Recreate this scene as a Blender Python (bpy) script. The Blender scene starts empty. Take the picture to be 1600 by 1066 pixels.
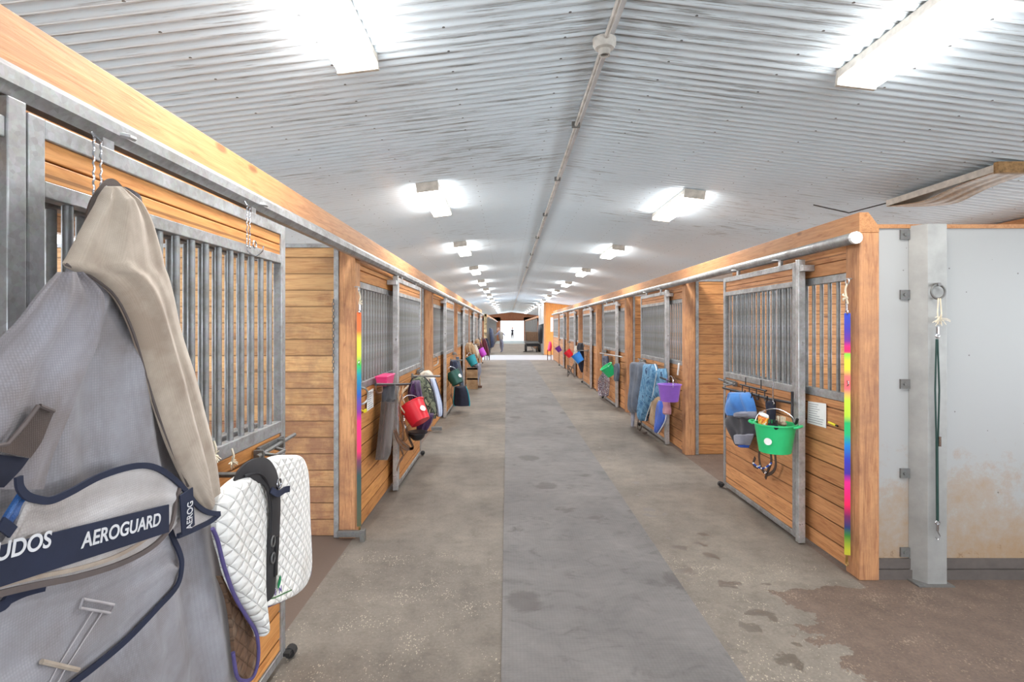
import bpy, bmesh, math, random
from mathutils import Vector, Matrix
random.seed(7)
sc = bpy.context.scene
COL = sc.collection
PI = math.pi
# ------------------------------------------------------------------ camera, world, exposure
cam_d = bpy.data.cameras.new('camera'); cam = bpy.data.objects.new('camera', cam_d); COL.objects.link(cam)
cam.location = (0, 0, 1.6); cam.rotation_euler = (PI/2, 0, 0)
F = 850.0; VX, VY, HC = 792.0, 510.0, 1.6
cam_d.sensor_width = 36; cam_d.lens = F/1600*36
cam_d.shift_x = (800-VX)/1600; cam_d.shift_y = -(533-VY)/1600
cam_d.clip_start = 0.05; cam_d.clip_end = 400
sc.camera = cam
sc.view_settings.view_transform = 'Standard'; sc.view_settings.look = 'None'
sc.view_settings.gamma = 1; sc.view_settings.use_curve_mapping = False
sc.view_settings.exposure = 0.36
w = bpy.data.worlds.new('world'); sc.world = w; w.use_nodes = True
wb = w.node_tree.nodes['Background']; wb.inputs[0].default_value = (0.86, 0.93, 1.0, 1); wb.inputs[1].default_value = 5.6
LAMP_W = 24.0      # each ceiling fitting
LENS_E = 12.0
try:
    sc.cycles.max_bounces = 8; sc.cycles.diffuse_bounces = 5; sc.cycles.glossy_bounces = 3
    sc.cycles.use_denoising = True; sc.cycles.sample_clamp_indirect = 6
except Exception: pass

def P(x, y, X=None, D=None, Z=None):
    "a point seen at pixel (x, y), standing on the plane X=..., at depth D, or at height Z"
    if X is not None: D = X*F/(x-VX)
    elif Z is not None: D = (Z-HC)*F/(VY-y)
    return Vector(((x-VX)*D/F, D, HC+(VY-y)*D/F))
XL, XR = -1.142, 2.217        # aisle faces of the two rows
# ------------------------------------------------------------------ materials
def nt(name):
    m = bpy.data.materials.new(name); m.use_nodes = True
    t = m.node_tree; return m, t, t.nodes['Principled BSDF']
def N(t, k, **kw):
    n = t.nodes.new('ShaderNode'+k)
    for a, b in kw.items():
        if a.startswith('i_'): n.inputs[int(a[2:])].default_value = b
        else: setattr(n, a, b)
    return n
def lk(t, a, b): t.links.new(a, b)
def ramp(t, fac, stops, interp='LINEAR'):
    r = N(t, 'ValToRGB'); r.color_ramp.interpolation = interp
    e = r.color_ramp.elements
    while len(e) < len(stops): e.new(0.5)
    for q, (p, c) in zip(e, stops):
        q.position = p; q.color = (*c, 1) if len(c) == 3 else c
    lk(t, fac, r.inputs[0]); return r.outputs[0]
def mth(t, op, a, b=None, c=None):
    n = N(t, 'Math', operation=op)
    for i, v in enumerate((a, b, c)):
        if v is None: continue
        if isinstance(v, (int, float)): n.inputs[i].default_value = v
        else: lk(t, v, n.inputs[i])
    return n.outputs[0]
def mix(t, fac, a, b, mode='MIX'):
    n = N(t, 'Mix', data_type='RGBA', blend_type=mode)
    for i, v in ((0, fac), (6, a), (7, b)):
        if isinstance(v, (int, float)): n.inputs[i].default_value = v
        elif isinstance(v, tuple): n.inputs[i].default_value = (*v, 1)
        else: lk(t, v, n.inputs[i])
    return n.outputs[2]
def noise(t, vec, scale, detail=4, rough=.55, dist=0):
    n = N(t, 'TexNoise'); n.inputs['Scale'].default_value = scale; n.inputs['Detail'].default_value = detail
    n.inputs['Roughness'].default_value = rough; n.inputs['Distortion'].default_value = dist
    if vec is not None: lk(t, vec, n.inputs['Vector'])
    return n.outputs['Fac']
def mapped(t, vec, s, off=None):
    m = N(t, 'Mapping'); m.inputs['Scale'].default_value = s; lk(t, vec, m.inputs['Vector'])
    if off is not None: m.inputs['Location'].default_value = off
    return m.outputs[0]
def bump(t, b, h, strength=.3, dist=.01):
    n = N(t, 'Bump'); n.inputs['Strength'].default_value = strength; n.inputs['Distance'].default_value = dist
    lk(t, h, n.inputs['Height']); lk(t, n.outputs[0], b.inputs['Normal'])
def sxyz(t, vec):
    s = N(t, 'SeparateXYZ'); lk(t, vec, s.inputs[0]); return s.outputs
def C(*rgb):   # srgb 0-255 -> linear
    return tuple(((v/255)/12.92 if v/255 <= .04045 else ((v/255+.055)/1.055)**2.4) for v in rgb)

def wood(name, light, dark, axis='Y', pitch=None, rough=.6, wear=None, stain=0.0, low=False):
    m, t, b = nt(name)
    tc = N(t, 'TexCoord').outputs['Object']
    oi = N(t, 'ObjectInfo').outputs['Random']
    off = mth(t, 'MULTIPLY', oi, 37.0)
    x, y, z = sxyz(t, tc)
    va = tc
    if pitch:
        idx = mth(t, 'FLOOR', mth(t, 'DIVIDE', z, pitch))
        wn = N(t, 'TexWhiteNoise', noise_dimensions='1D'); lk(t, mth(t, 'ADD', idx, off), wn.inputs['W'])
        pr = wn.outputs['Value']
    else: pr = oi
    cmb = N(t, 'CombineXYZ'); sh = mth(t, 'MULTIPLY_ADD', pr, 11.0, off)
    for i in range(3): lk(t, sh, cmb.inputs[i])
    va = N(t, 'VectorMath', operation='ADD'); lk(t, tc, va.inputs[0]); lk(t, cmb.outputs[0], va.inputs[1]); va = va.outputs[0]
    s = {'X': (1.6, 16, 16), 'Y': (16, 1.6, 16), 'Z': (16, 16, 1.6)}[axis]
    g = noise(t, mapped(t, va, s), 2.2, 6, .6, 1.2)
    s2 = {'X': (3, 130, 130), 'Y': (130, 3, 130), 'Z': (130, 130, 3)}[axis]
    fine = noise(t, mapped(t, va, s2), 1.0, 2)
    col = ramp(t, g, [(.30, dark), (.48, tuple((a+b_*2)/3 for a, b_ in zip(dark, light))), (.68, light)])
    col = mix(t, .35, col, ramp(t, fine, [(.3, (.55, .5, .45)), (.7, (1.15, 1.12, 1.1))]), 'MULTIPLY')
    # plank to plank difference
    col = mix(t, 1.0, col, ramp(t, pr, [(0, (.84, .79, .75)), (.5, (1, .98, .96)), (1, (1.12, 1.11, 1.08))]), 'MULTIPLY')
    # knots
    vo = N(t, 'TexVoronoi'); vo.inputs['Scale'].default_value = 3.3
    s3 = {'X': (.55, 1.5, 1.5), 'Y': (1.5, .55, 1.5), 'Z': (1.5, 1.5, .55)}[axis]
    lk(t, mapped(t, va, s3), vo.inputs['Vector'])
    kn = ramp(t, vo.outputs['Distance'], [(.05, (1, 1, 1)), (.10, (0, 0, 0))])
    col = mix(t, mth(t, 'MULTIPLY', kn, .7), col, tuple(v*.3 for v in dark))
    if wear:     # dirt rubbed into the timber
        n = noise(t, mapped(t, va, (1.2, 1.2, 1.2)), 2.4, 6, .7)
        if low:      # rubbed darker where horses stand against it
            lz = N(t, 'MapRange'); lz.inputs[1].default_value = .7; lz.inputs[2].default_value = 1.9; lz.inputs[3].default_value = .13; lz.inputs[4].default_value = -.16
            lk(t, z, lz.inputs[0]); n = mth(t, 'ADD', n, lz.outputs[0])
        wf = ramp(t, n, [(.42, (0, 0, 0)), (.68, (1, 1, 1))])
        col = mix(t, mth(t, 'MULTIPLY', wf, stain), col, wear)
    if pitch:    # shade of the gaps between boards, painted dark into the colour
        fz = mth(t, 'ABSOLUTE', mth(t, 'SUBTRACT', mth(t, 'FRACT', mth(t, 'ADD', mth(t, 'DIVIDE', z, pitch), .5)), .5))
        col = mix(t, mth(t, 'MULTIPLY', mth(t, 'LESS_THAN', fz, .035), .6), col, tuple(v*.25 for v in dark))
    lk(t, col, b.inputs['Base Color'])
    b.inputs['Roughness'].default_value = rough
    bump(t, b, mth(t, 'ADD', mth(t, 'MULTIPLY', fine, .6), g), .25, .004)
    return m
def steel(name='galvanized_steel', base=C(160, 164, 170), rough=.42, metal=.55):
    m, t, b = nt(name)
    tc = N(t, 'TexCoord').outputs['Object']
    vo = N(t, 'TexVoronoi'); vo.inputs['Scale'].default_value = 70; lk(t, tc, vo.inputs['Vector'])
    c1 = mix(t, .16, base, vo.outputs['Color'], 'OVERLAY')
    n = noise(t, tc, 9, 5, .65)
    hs = N(t, 'HueSaturation'); hs.inputs['Saturation'].default_value = .25; lk(t, c1, hs.inputs['Color'])
    col = mix(t, ramp(t, n, [(.38, (0, 0, 0)), (.75, (.7, .7, .7))]), hs.outputs[0], C(118, 112, 104))
    lk(t, col, b.inputs['Base Color']); b.inputs['Metallic'].default_value = metal
    lk(t, ramp(t, n, [(.3, (rough-.1,)*3), (.7, (rough+.2,)*3)]), b.inputs['Roughness'])
    bump(t, b, n, .15, .003)
    return m
def plain(name, col, rough=.6, metal=0.0, spec=None, var=.15, scale=14, bmp=.15):
    m, t, b = nt(name)
    tc = N(t, 'TexCoord').outputs['Object']
    n = noise(t, tc, scale, 5, .6)
    c = mix(t, 1.0, col, ramp(t, n, [(.3, (1-var,)*3), (.7, (1+var,)*3)]), 'MULTIPLY')
    lk(t, c, b.inputs['Base Color']); b.inputs['Roughness'].default_value = rough; b.inputs['Metallic'].default_value = metal
    if bmp: bump(t, b, n, bmp, .004)
    return m
def cloth(name, col, col2=None, weave=260, rough=.85, blot=6, sheen=.2, bmp=.35, alpha=None):
    m, t, b = nt(name)
    tc = N(t, 'TexCoord').outputs['Object']
    n = noise(t, tc, blot, 5, .6)
    c = mix(t, ramp(t, n, [(.35, (0, 0, 0)), (.65, (1, 1, 1))]), col, col2 or tuple(v*.75 for v in col))
    vo = N(t, 'TexVoronoi', feature='F1'); vo.inputs['Scale'].default_value = weave; vo.inputs['Randomness'].default_value = .15; lk(t, tc, vo.inputs['Vector'])
    c = mix(t, .3, c, ramp(t, vo.outputs['Distance'], [(.1, (1.2, 1.2, 1.2)), (.6, (.6, .6, .6))]), 'MULTIPLY')
    lk(t, c, b.inputs['Base Color']); b.inputs['Roughness'].default_value = rough
    b.inputs['Sheen Weight'].default_value = sheen
    bump(t, b, mth(t, 'ADD', n, mth(t, 'MULTIPLY', vo.outputs['Distance'], .4)), bmp, .006)
    return m
def quilt(name, col, s=28):
    m, t, b = nt(name)
    tc = N(t, 'TexCoord').outputs['Object']
    x, y, z = sxyz(t, tc)
    a = mth(t, 'ABSOLUTE', mth(t, 'SINE', mth(t, 'MULTIPLY', mth(t, 'ADD', y, z), s*2.2)))
    c = mth(t, 'ABSOLUTE', mth(t, 'SINE', mth(t, 'MULTIPLY', mth(t, 'SUBTRACT', mth(t, 'MULTIPLY', y, .8), z), s*2.2)))
    h = mth(t, 'POWER', mth(t, 'MINIMUM', a, c), .45)
    n = noise(t, tc, 8, 5, .6)
    cc = mix(t, ramp(t, h, [(0, (.55, .55, .55)), (.35, (0, 0, 0))]), col, tuple(v*.72 for v in col))
    cc = mix(t, ramp(t, n, [(.5, (0, 0, 0)), (.8, (.35, .35, .35))]), cc, C(186, 176, 158))
    lk(t, cc, b.inputs['Base Color']); b.inputs['Roughness'].default_value = .9
    bump(t, b, mth(t, 'ADD', h, mth(t, 'MULTIPLY', n, .5)), .8, .012)
    return m
def camo(name, cols, scale=14):
    m, t, b = nt(name)
    tc = N(t, 'TexCoord').outputs['Object']
    n = noise(t, mapped(t, tc, (1, 1, .7)), scale, 3, .6, .8)
    k = len(cols); st = [(.28+.44*i/k, c) for i, c in enumerate(cols)]
    lk(t, ramp(t, n, st, 'CONSTANT'), b.inputs['Base Color']); b.inputs['Roughness'].default_value = .85
    bump(t, b, noise(t, tc, 9), .3, .01)
    return m
def bands(name, stops, axis=2, rough=.6):
    "coloured bands along Z in metres (stops: z, colour)"
    m, t, b = nt(name)
    tc = N(t, 'TexCoord').outputs['Object']
    z = sxyz(t, tc)[axis]
    zs = [s[0] for s in stops]; lo, hi = min(zs), max(zs)
    f = mth(t, 'DIVIDE', mth(t, 'SUBTRACT', z, lo), hi-lo)
    st = sorted([((s[0]-lo)/(hi-lo), s[1]) for s in stops])
    lk(t, ramp(t, f, st), b.inputs['Base Color']); b.inputs['Roughness'].default_value = rough
    return m

M = {}
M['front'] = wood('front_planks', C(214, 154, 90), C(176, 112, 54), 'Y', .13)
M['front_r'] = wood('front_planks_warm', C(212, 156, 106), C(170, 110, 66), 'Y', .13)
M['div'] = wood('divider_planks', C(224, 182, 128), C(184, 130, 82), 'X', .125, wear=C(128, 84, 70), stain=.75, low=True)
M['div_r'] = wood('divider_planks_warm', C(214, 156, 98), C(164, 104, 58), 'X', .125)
M['post'] = wood('post_timber', C(208, 156, 110), C(164, 110, 74), 'Z', wear=C(124, 82, 66), stain=.65)
M['beam'] = wood('beam_timber', C(200, 148, 100), C(170, 114, 70), 'Y')
M['endwall'] = wood('end_boards', C(176, 112, 72), C(112, 66, 42), 'Z')
M['tackwall'] = wood('tack_boards', C(244, 168, 88), C(214, 124, 52), 'Z')
M['grey_wood'] = wood('old_timber', C(168, 154, 132), C(112, 98, 80), 'Z')
M['dark_wood'] = wood('dark_boards', C(122, 92, 66), C(74, 54, 38), 'Z')
M['steel'] = steel()
M['bar'] = steel('barred_steel', C(134, 136, 140), .45, .5)
M['steel_d'] = steel('dull_steel', C(116, 114, 112), .5, .5)
M['steel_b'] = steel('bright_steel', C(186, 192, 200), .35, .6)
M['black'] = plain('black_plastic', C(30, 30, 34), .45)
M['leather'] = plain('dark_leather', C(62, 46, 38), .5)
M['brown_l'] = plain('brown_leather', C(100, 66, 44), .5)
M['white'] = plain('white_plastic', C(235, 235, 235), .5)
M['rope_w'] = plain('pale_rope', C(216, 204, 182), .9)
M['chrome'] = plain('chrome', C(200, 200, 205), .2, 1.0, var=.05)
M['brass'] = plain('brass', C(190, 160, 100), .3, .9)
M['rubber'] = plain('rubber', C(40, 38, 38), .8)

def ceiling_mat():
    m, t, b = nt('white_corrugated_metal')
    tc = N(t, 'TexCoord').outputs['Object']
    x, y, z = sxyz(t, tc)
    st = noise(t, mapped(t, tc, (1.1, 34, 1)), 2.4, 5, .7)
    big = noise(t, mapped(t, tc, (.5, .35, 1)), 1.0, 4, .6)
    # streaks are thicker near the camera end and by the ridge
    near = N(t, 'MapRange'); near.inputs[1].default_value = 3.5; near.inputs[2].default_value = 12; near.inputs[3].default_value = .035; near.inputs[4].default_value = -.06
    lk(t, y, near.inputs[0])
    rd = N(t, 'MapRange'); rd.inputs[1].default_value = 0; rd.inputs[2].default_value = .7; rd.inputs[3].default_value = .05; rd.inputs[4].default_value = 0
    lk(t, mth(t, 'ABSOLUTE', mth(t, 'SUBTRACT', x, .54)), rd.inputs[0])
    sv = mth(t, 'ADD', mth(t, 'ADD', st, mth(t, 'MULTIPLY', mth(t, 'SUBTRACT', big, .5), .5)), mth(t, 'ADD', near.outputs[0], rd.outputs[0]))
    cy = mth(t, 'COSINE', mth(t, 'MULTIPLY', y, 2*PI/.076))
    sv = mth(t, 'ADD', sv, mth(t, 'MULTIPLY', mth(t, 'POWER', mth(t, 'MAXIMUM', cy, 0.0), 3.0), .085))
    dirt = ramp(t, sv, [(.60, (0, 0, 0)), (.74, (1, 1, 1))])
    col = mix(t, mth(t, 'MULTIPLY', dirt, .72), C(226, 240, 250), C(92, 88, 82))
    col = mix(t, mth(t, 'MULTIPLY', ramp(t, big, [(.4, (0, 0, 0)), (.8, (1, 1, 1))]), .2), col, C(206, 202, 198))
    # screw heads
    def dots(v, p): return mth(t, 'MULTIPLY', mth(t, 'ABSOLUTE', mth(t, 'SUBTRACT', mth(t, 'FRACT', mth(t, 'DIVIDE', v, p)), .5)), p)
    jx = mth(t, 'ADD', x, mth(t, 'MULTIPLY', mth(t, 'FLOOR', mth(t, 'DIVIDE', y, .228)), .37*.61))
    dd = mth(t, 'ADD', mth(t, 'POWER', dots(x, .61), 2.0), mth(t, 'POWER', dots(y, .228), 2.0))
    dot = mth(t, 'LESS_THAN', dd, .0075**2)
    col = mix(t, mth(t, 'MULTIPLY', dot, .85), col, C(60, 54, 50))
    lk(t, col, b.inputs['Base Color']); b.inputs['Roughness'].default_value = .27
    b.inputs['Specular IOR Level'].default_value = .9
    return m
def floor_mat():
    m, t, b = nt('concrete_floor')
    tc = N(t, 'TexCoord').outputs['Object']
    x, y, z = sxyz(t, tc)
    n1 = noise(t, tc, .9, 6, .65); n2 = noise(t, tc, 7, 6, .7); n3 = noise(t, tc, 60, 3, .7)
    col = ramp(t, n1, [(.3, C(94, 87, 80)), (.7, C(134, 125, 114))])
    col = mix(t, .5, col, ramp(t, n2, [(.32, (.60, .58, .56)), (.5, (1.0, 1.0, 1.0)), (.7, (1.24, 1.24, 1.24))]), 'MULTIPLY')
    col = mix(t, .4, col, ramp(t, n3, [(.3, (.6, .6, .6)), (.7, (1.3, 1.3, 1.3))]), 'MULTIPLY')
    # wood shavings trodden in on the left side
    vo = N(t, 'TexVoronoi'); vo.inputs['Scale'].default_value = 85; lk(t, mapped(t, tc, (1, .6, 1)), vo.inputs['Vector'])
    nsh = noise(t, tc, 3.0, 4, .8)
    sp = mth(t, 'LESS_THAN', vo.outputs['Distance'], mth(t, 'MULTIPLY', mth(t, 'SUBTRACT', nsh, .40), 1.5))
    rgn = mth(t, 'MULTIPLY', mth(t, 'LESS_THAN', mth(t, 'ADD', y, mth(t, 'MULTIPLY', n2, 1.5)), 4.6), mth(t, 'GREATER_THAN', n2, .42))
    col = mix(t, mth(t, 'MULTIPLY', mth(t, 'MULTIPLY', sp, rgn), .32), col, C(226, 212, 186))
    # brown dirt floor of the cross aisle at the right
    ed = mth(t, 'MULTIPLY', mth(t, 'SUBTRACT', noise(t, tc, 2.2, 5, .7), .5), 1.1)
    e1 = mth(t, 'GREATER_THAN', mth(t, 'ADD', x, ed), 1.62)
    e2 = mth(t, 'LESS_THAN', mth(t, 'ADD', y, mth(t, 'MULTIPLY', ed, .4)), 3.32)
    e3 = mth(t, 'MAXIMUM', mth(t, 'MULTIPLY', e1, e2), mth(t, 'MULTIPLY', mth(t, 'GREATER_THAN', x, 2.2), mth(t, 'LESS_THAN', y, 26.0)))
    dirt = mix(t, .5, C(104, 88, 78), ramp(t, n3, [(.3, (.6, .6, .6)), (.7, (1.35, 1.3, 1.2))]), 'MULTIPLY')
    dirt = mix(t, mth(t, 'MULTIPLY', sp, .25), dirt, C(196, 176, 150))
    dirt = mix(t, .7, dirt, ramp(t, n2, [(.3, (.68, .66, .66)), (.7, (1.25, 1.25, 1.25))]), 'MULTIPLY')
    col = mix(t, e3, col, dirt)
    lf = mth(t, 'MULTIPLY', mth(t, 'LESS_THAN', x, -1.16), mth(t, 'LESS_THAN', y, 26.0))
    col = mix(t, lf, col, C(104, 88, 78))
    # wet hoof marks beside the mat
    v2 = N(t, 'TexVoronoi'); v2.inputs['Scale'].default_value = 4.2; v2.inputs['Randomness'].default_value = .9
    wv = N(t, 'VectorMath', operation='ADD'); lk(t, mapped(t, tc, (1, 1.2, 1)), wv.inputs[0])
    nn = N(t, 'TexNoise'); nn.inputs['Scale'].default_value = 14; nn.inputs['Detail'].default_value = 3; lk(t, tc, nn.inputs['Vector'])
    sc2 = N(t, 'VectorMath', operation='SCALE'); sc2.inputs['Scale'].default_value = .22; lk(t, nn.outputs['Color'], sc2.inputs[0]); lk(t, sc2.outputs[0], wv.inputs[1])
    lk(t, wv.outputs[0], v2.inputs['Vector'])
    path = mth(t, 'ABSOLUTE', mth(t, 'SUBTRACT', x, mth(t, 'MULTIPLY_ADD', y, -.03, 1.42)))
    rr = N(t, 'MapRange'); rr.inputs[1].default_value = 0; rr.inputs[2].default_value = .42; rr.inputs[3].default_value = .40; rr.inputs[4].default_value = .0
    lk(t, path, rr.inputs[0])
    ry = N(t, 'MapRange'); ry.inputs[1].default_value = 3.2; ry.inputs[2].default_value = 9; ry.inputs[3].default_value = 1; ry.inputs[4].default_value = 0
    lk(t, y, ry.inputs[0])
    hm = mth(t, 'LESS_THAN', v2.outputs['Distance'], mth(t, 'MULTIPLY', rr.outputs[0], ry.outputs[0]))
    wetf = mth(t, 'MULTIPLY', mth(t, 'MULTIPLY', hm, mth(t, 'GREATER_THAN', n2, .30)), mth(t, 'SUBTRACT', 1.0, e3))
    col = mix(t, mth(t, 'MULTIPLY', wetf, .72), col, C(84, 74, 66))
    # daylight across the far cross aisle, painted pale over its bare concrete
    band = mth(t, 'MULTIPLY', mth(t, 'GREATER_THAN', y, 25.9), mth(t, 'LESS_THAN', y, 30.3))
    col = mix(t, mth(t, 'MULTIPLY', band, .85), col, C(168, 167, 172))
    farf = mth(t, 'GREATER_THAN', y, 50.0)  # teal reflection near the far doorway, painted into the floor colour
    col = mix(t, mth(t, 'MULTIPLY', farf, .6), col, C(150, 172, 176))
    lk(t, col, b.inputs['Base Color'])
    lk(t, mth(t, 'SUBTRACT', .72, mth(t, 'MULTIPLY', wetf, .3)), b.inputs['Roughness'])
    bump(t, b, mth(t, 'ADD', n2, mth(t, 'MULTIPLY', n3, .5)), .25, .006)
    return m
def mat_mat():
    m, t, b = nt('rubber_matting')
    tc = N(t, 'TexCoord').outputs['Object']
    n1 = noise(t, tc, 1.1, 6, .7, .5); n2 = noise(t, mapped(t, tc, (1, 1.6, 1)), 5, 6, .7, 1.0)
    vo = N(t, 'TexVoronoi'); vo.inputs['Scale'].default_value = 55; vo.inputs['Randomness'].default_value = .1; lk(t, tc, vo.inputs['Vector'])
    col = ramp(t, n1, [(.3, C(92, 89, 88)), (.7, C(122, 118, 116))])
    col = mix(t, .8, col, ramp(t, n2, [(.32, (.62, .61, .6)), (.45, (.95, .95, .95)), (.7, (1.15, 1.15, 1.15))]), 'MULTIPLY')
    col = mix(t, .35, col, ramp(t, vo.outputs['Distance'], [(.1, (1.15, 1.15, 1.15)), (.7, (.65, .65, .65))]), 'MULTIPLY')
    v2 = N(t, 'TexVoronoi'); v2.inputs['Scale'].default_value = 1.9; lk(t, mapped(t, tc, (1, .8, 1), (.3, .55, 0)), v2.inputs['Vector'])
    wet = ramp(t, mth(t, 'ADD', v2.outputs['Distance'], mth(t, 'MULTIPLY', n2, .3)), [(.31, (1, 1, 1)), (.38, (0, 0, 0))])
    col = mix(t, mth(t, 'MULTIPLY', wet, .6), col, C(70, 64, 62))
    lk(t, col, b.inputs['Base Color']); b.inputs['Roughness'].default_value = .66
    bump(t, b, mth(t, 'ADD', n2, mth(t, 'MULTIPLY', vo.outputs['Distance'], .5)), .3, .006)
    return m
def whitewall_mat():
    m, t, b = nt('white_panel')
    tc = N(t, 'TexCoord').outputs['Object']
    x, y, z = sxyz(t, tc)
    n = noise(t, tc, 3.2, 6, .7); n2 = noise(t, tc, 13, 5, .75)
    hz = N(t, 'MapRange'); hz.inputs[1].default_value = 0; hz.inputs[2].default_value = 1.35; hz.inputs[3].default_value = .44; hz.inputs[4].default_value = -.16
    lk(t, z, hz.inputs[0])
    rust = ramp(t, mth(t, 'ADD', mth(t, 'MULTIPLY_ADD', n2, .45, mth(t, 'MULTIPLY', n, .55)), hz.outputs[0]), [(.60, (0, 0, 0)), (.70, (.45, .45, .45)), (.92, (1, 1, 1))])
    col = mix(t, mth(t, 'MULTIPLY', rust, .8), C(164, 164, 163), C(158, 124, 84))
    h2 = N(t, 'MapRange'); h2.inputs[1].default_value = 0; h2.inputs[2].default_value = .35; h2.inputs[3].default_value = .2; h2.inputs[4].default_value = -.2
    lk(t, z, h2.inputs[0])
    dk = ramp(t, mth(t, 'ADD', n2, h2.outputs[0]), [(.60, (0, 0, 0)), (.70, (1, 1, 1))])
    col = mix(t, mth(t, 'MULTIPLY', dk, .8), col, C(92, 60, 30))
    sp = N(t, 'TexVoronoi'); sp.inputs['Scale'].default_value = 9; lk(t, tc, sp.inputs['Vector'])
    col = mix(t, mth(t, 'MULTIPLY', mth(t, 'LESS_THAN', sp.outputs['Distance'], .045), .7), col, C(70, 60, 50))
    lk(t, col, b.inputs['Base Color']); b.inputs['Roughness'].default_value = .5
    return m
M['ceil'] = ceiling_mat(); M['floor'] = floor_mat(); M['mat'] = mat_mat(); M['whitewall'] = whitewall_mat()

def emis(name, col, s, base=(.9, .9, .9)):
    m, t, b = nt(name)
    b.inputs['Base Color'].default_value = (*base, 1); b.inputs['Emission Color'].default_value = (*col, 1); b.inputs['Emission Strength'].default_value = s
    return m
M['lens'] = emis('lit_diffuser', (1, .985, .96), LENS_E)
M['lens_off'] = plain('yellowed_diffuser', C(150, 118, 84), .5, scale=30, var=.4)
M['fixture'] = plain('fixture_housing', C(196, 188, 178), .5, scale=20, var=.2)

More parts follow.
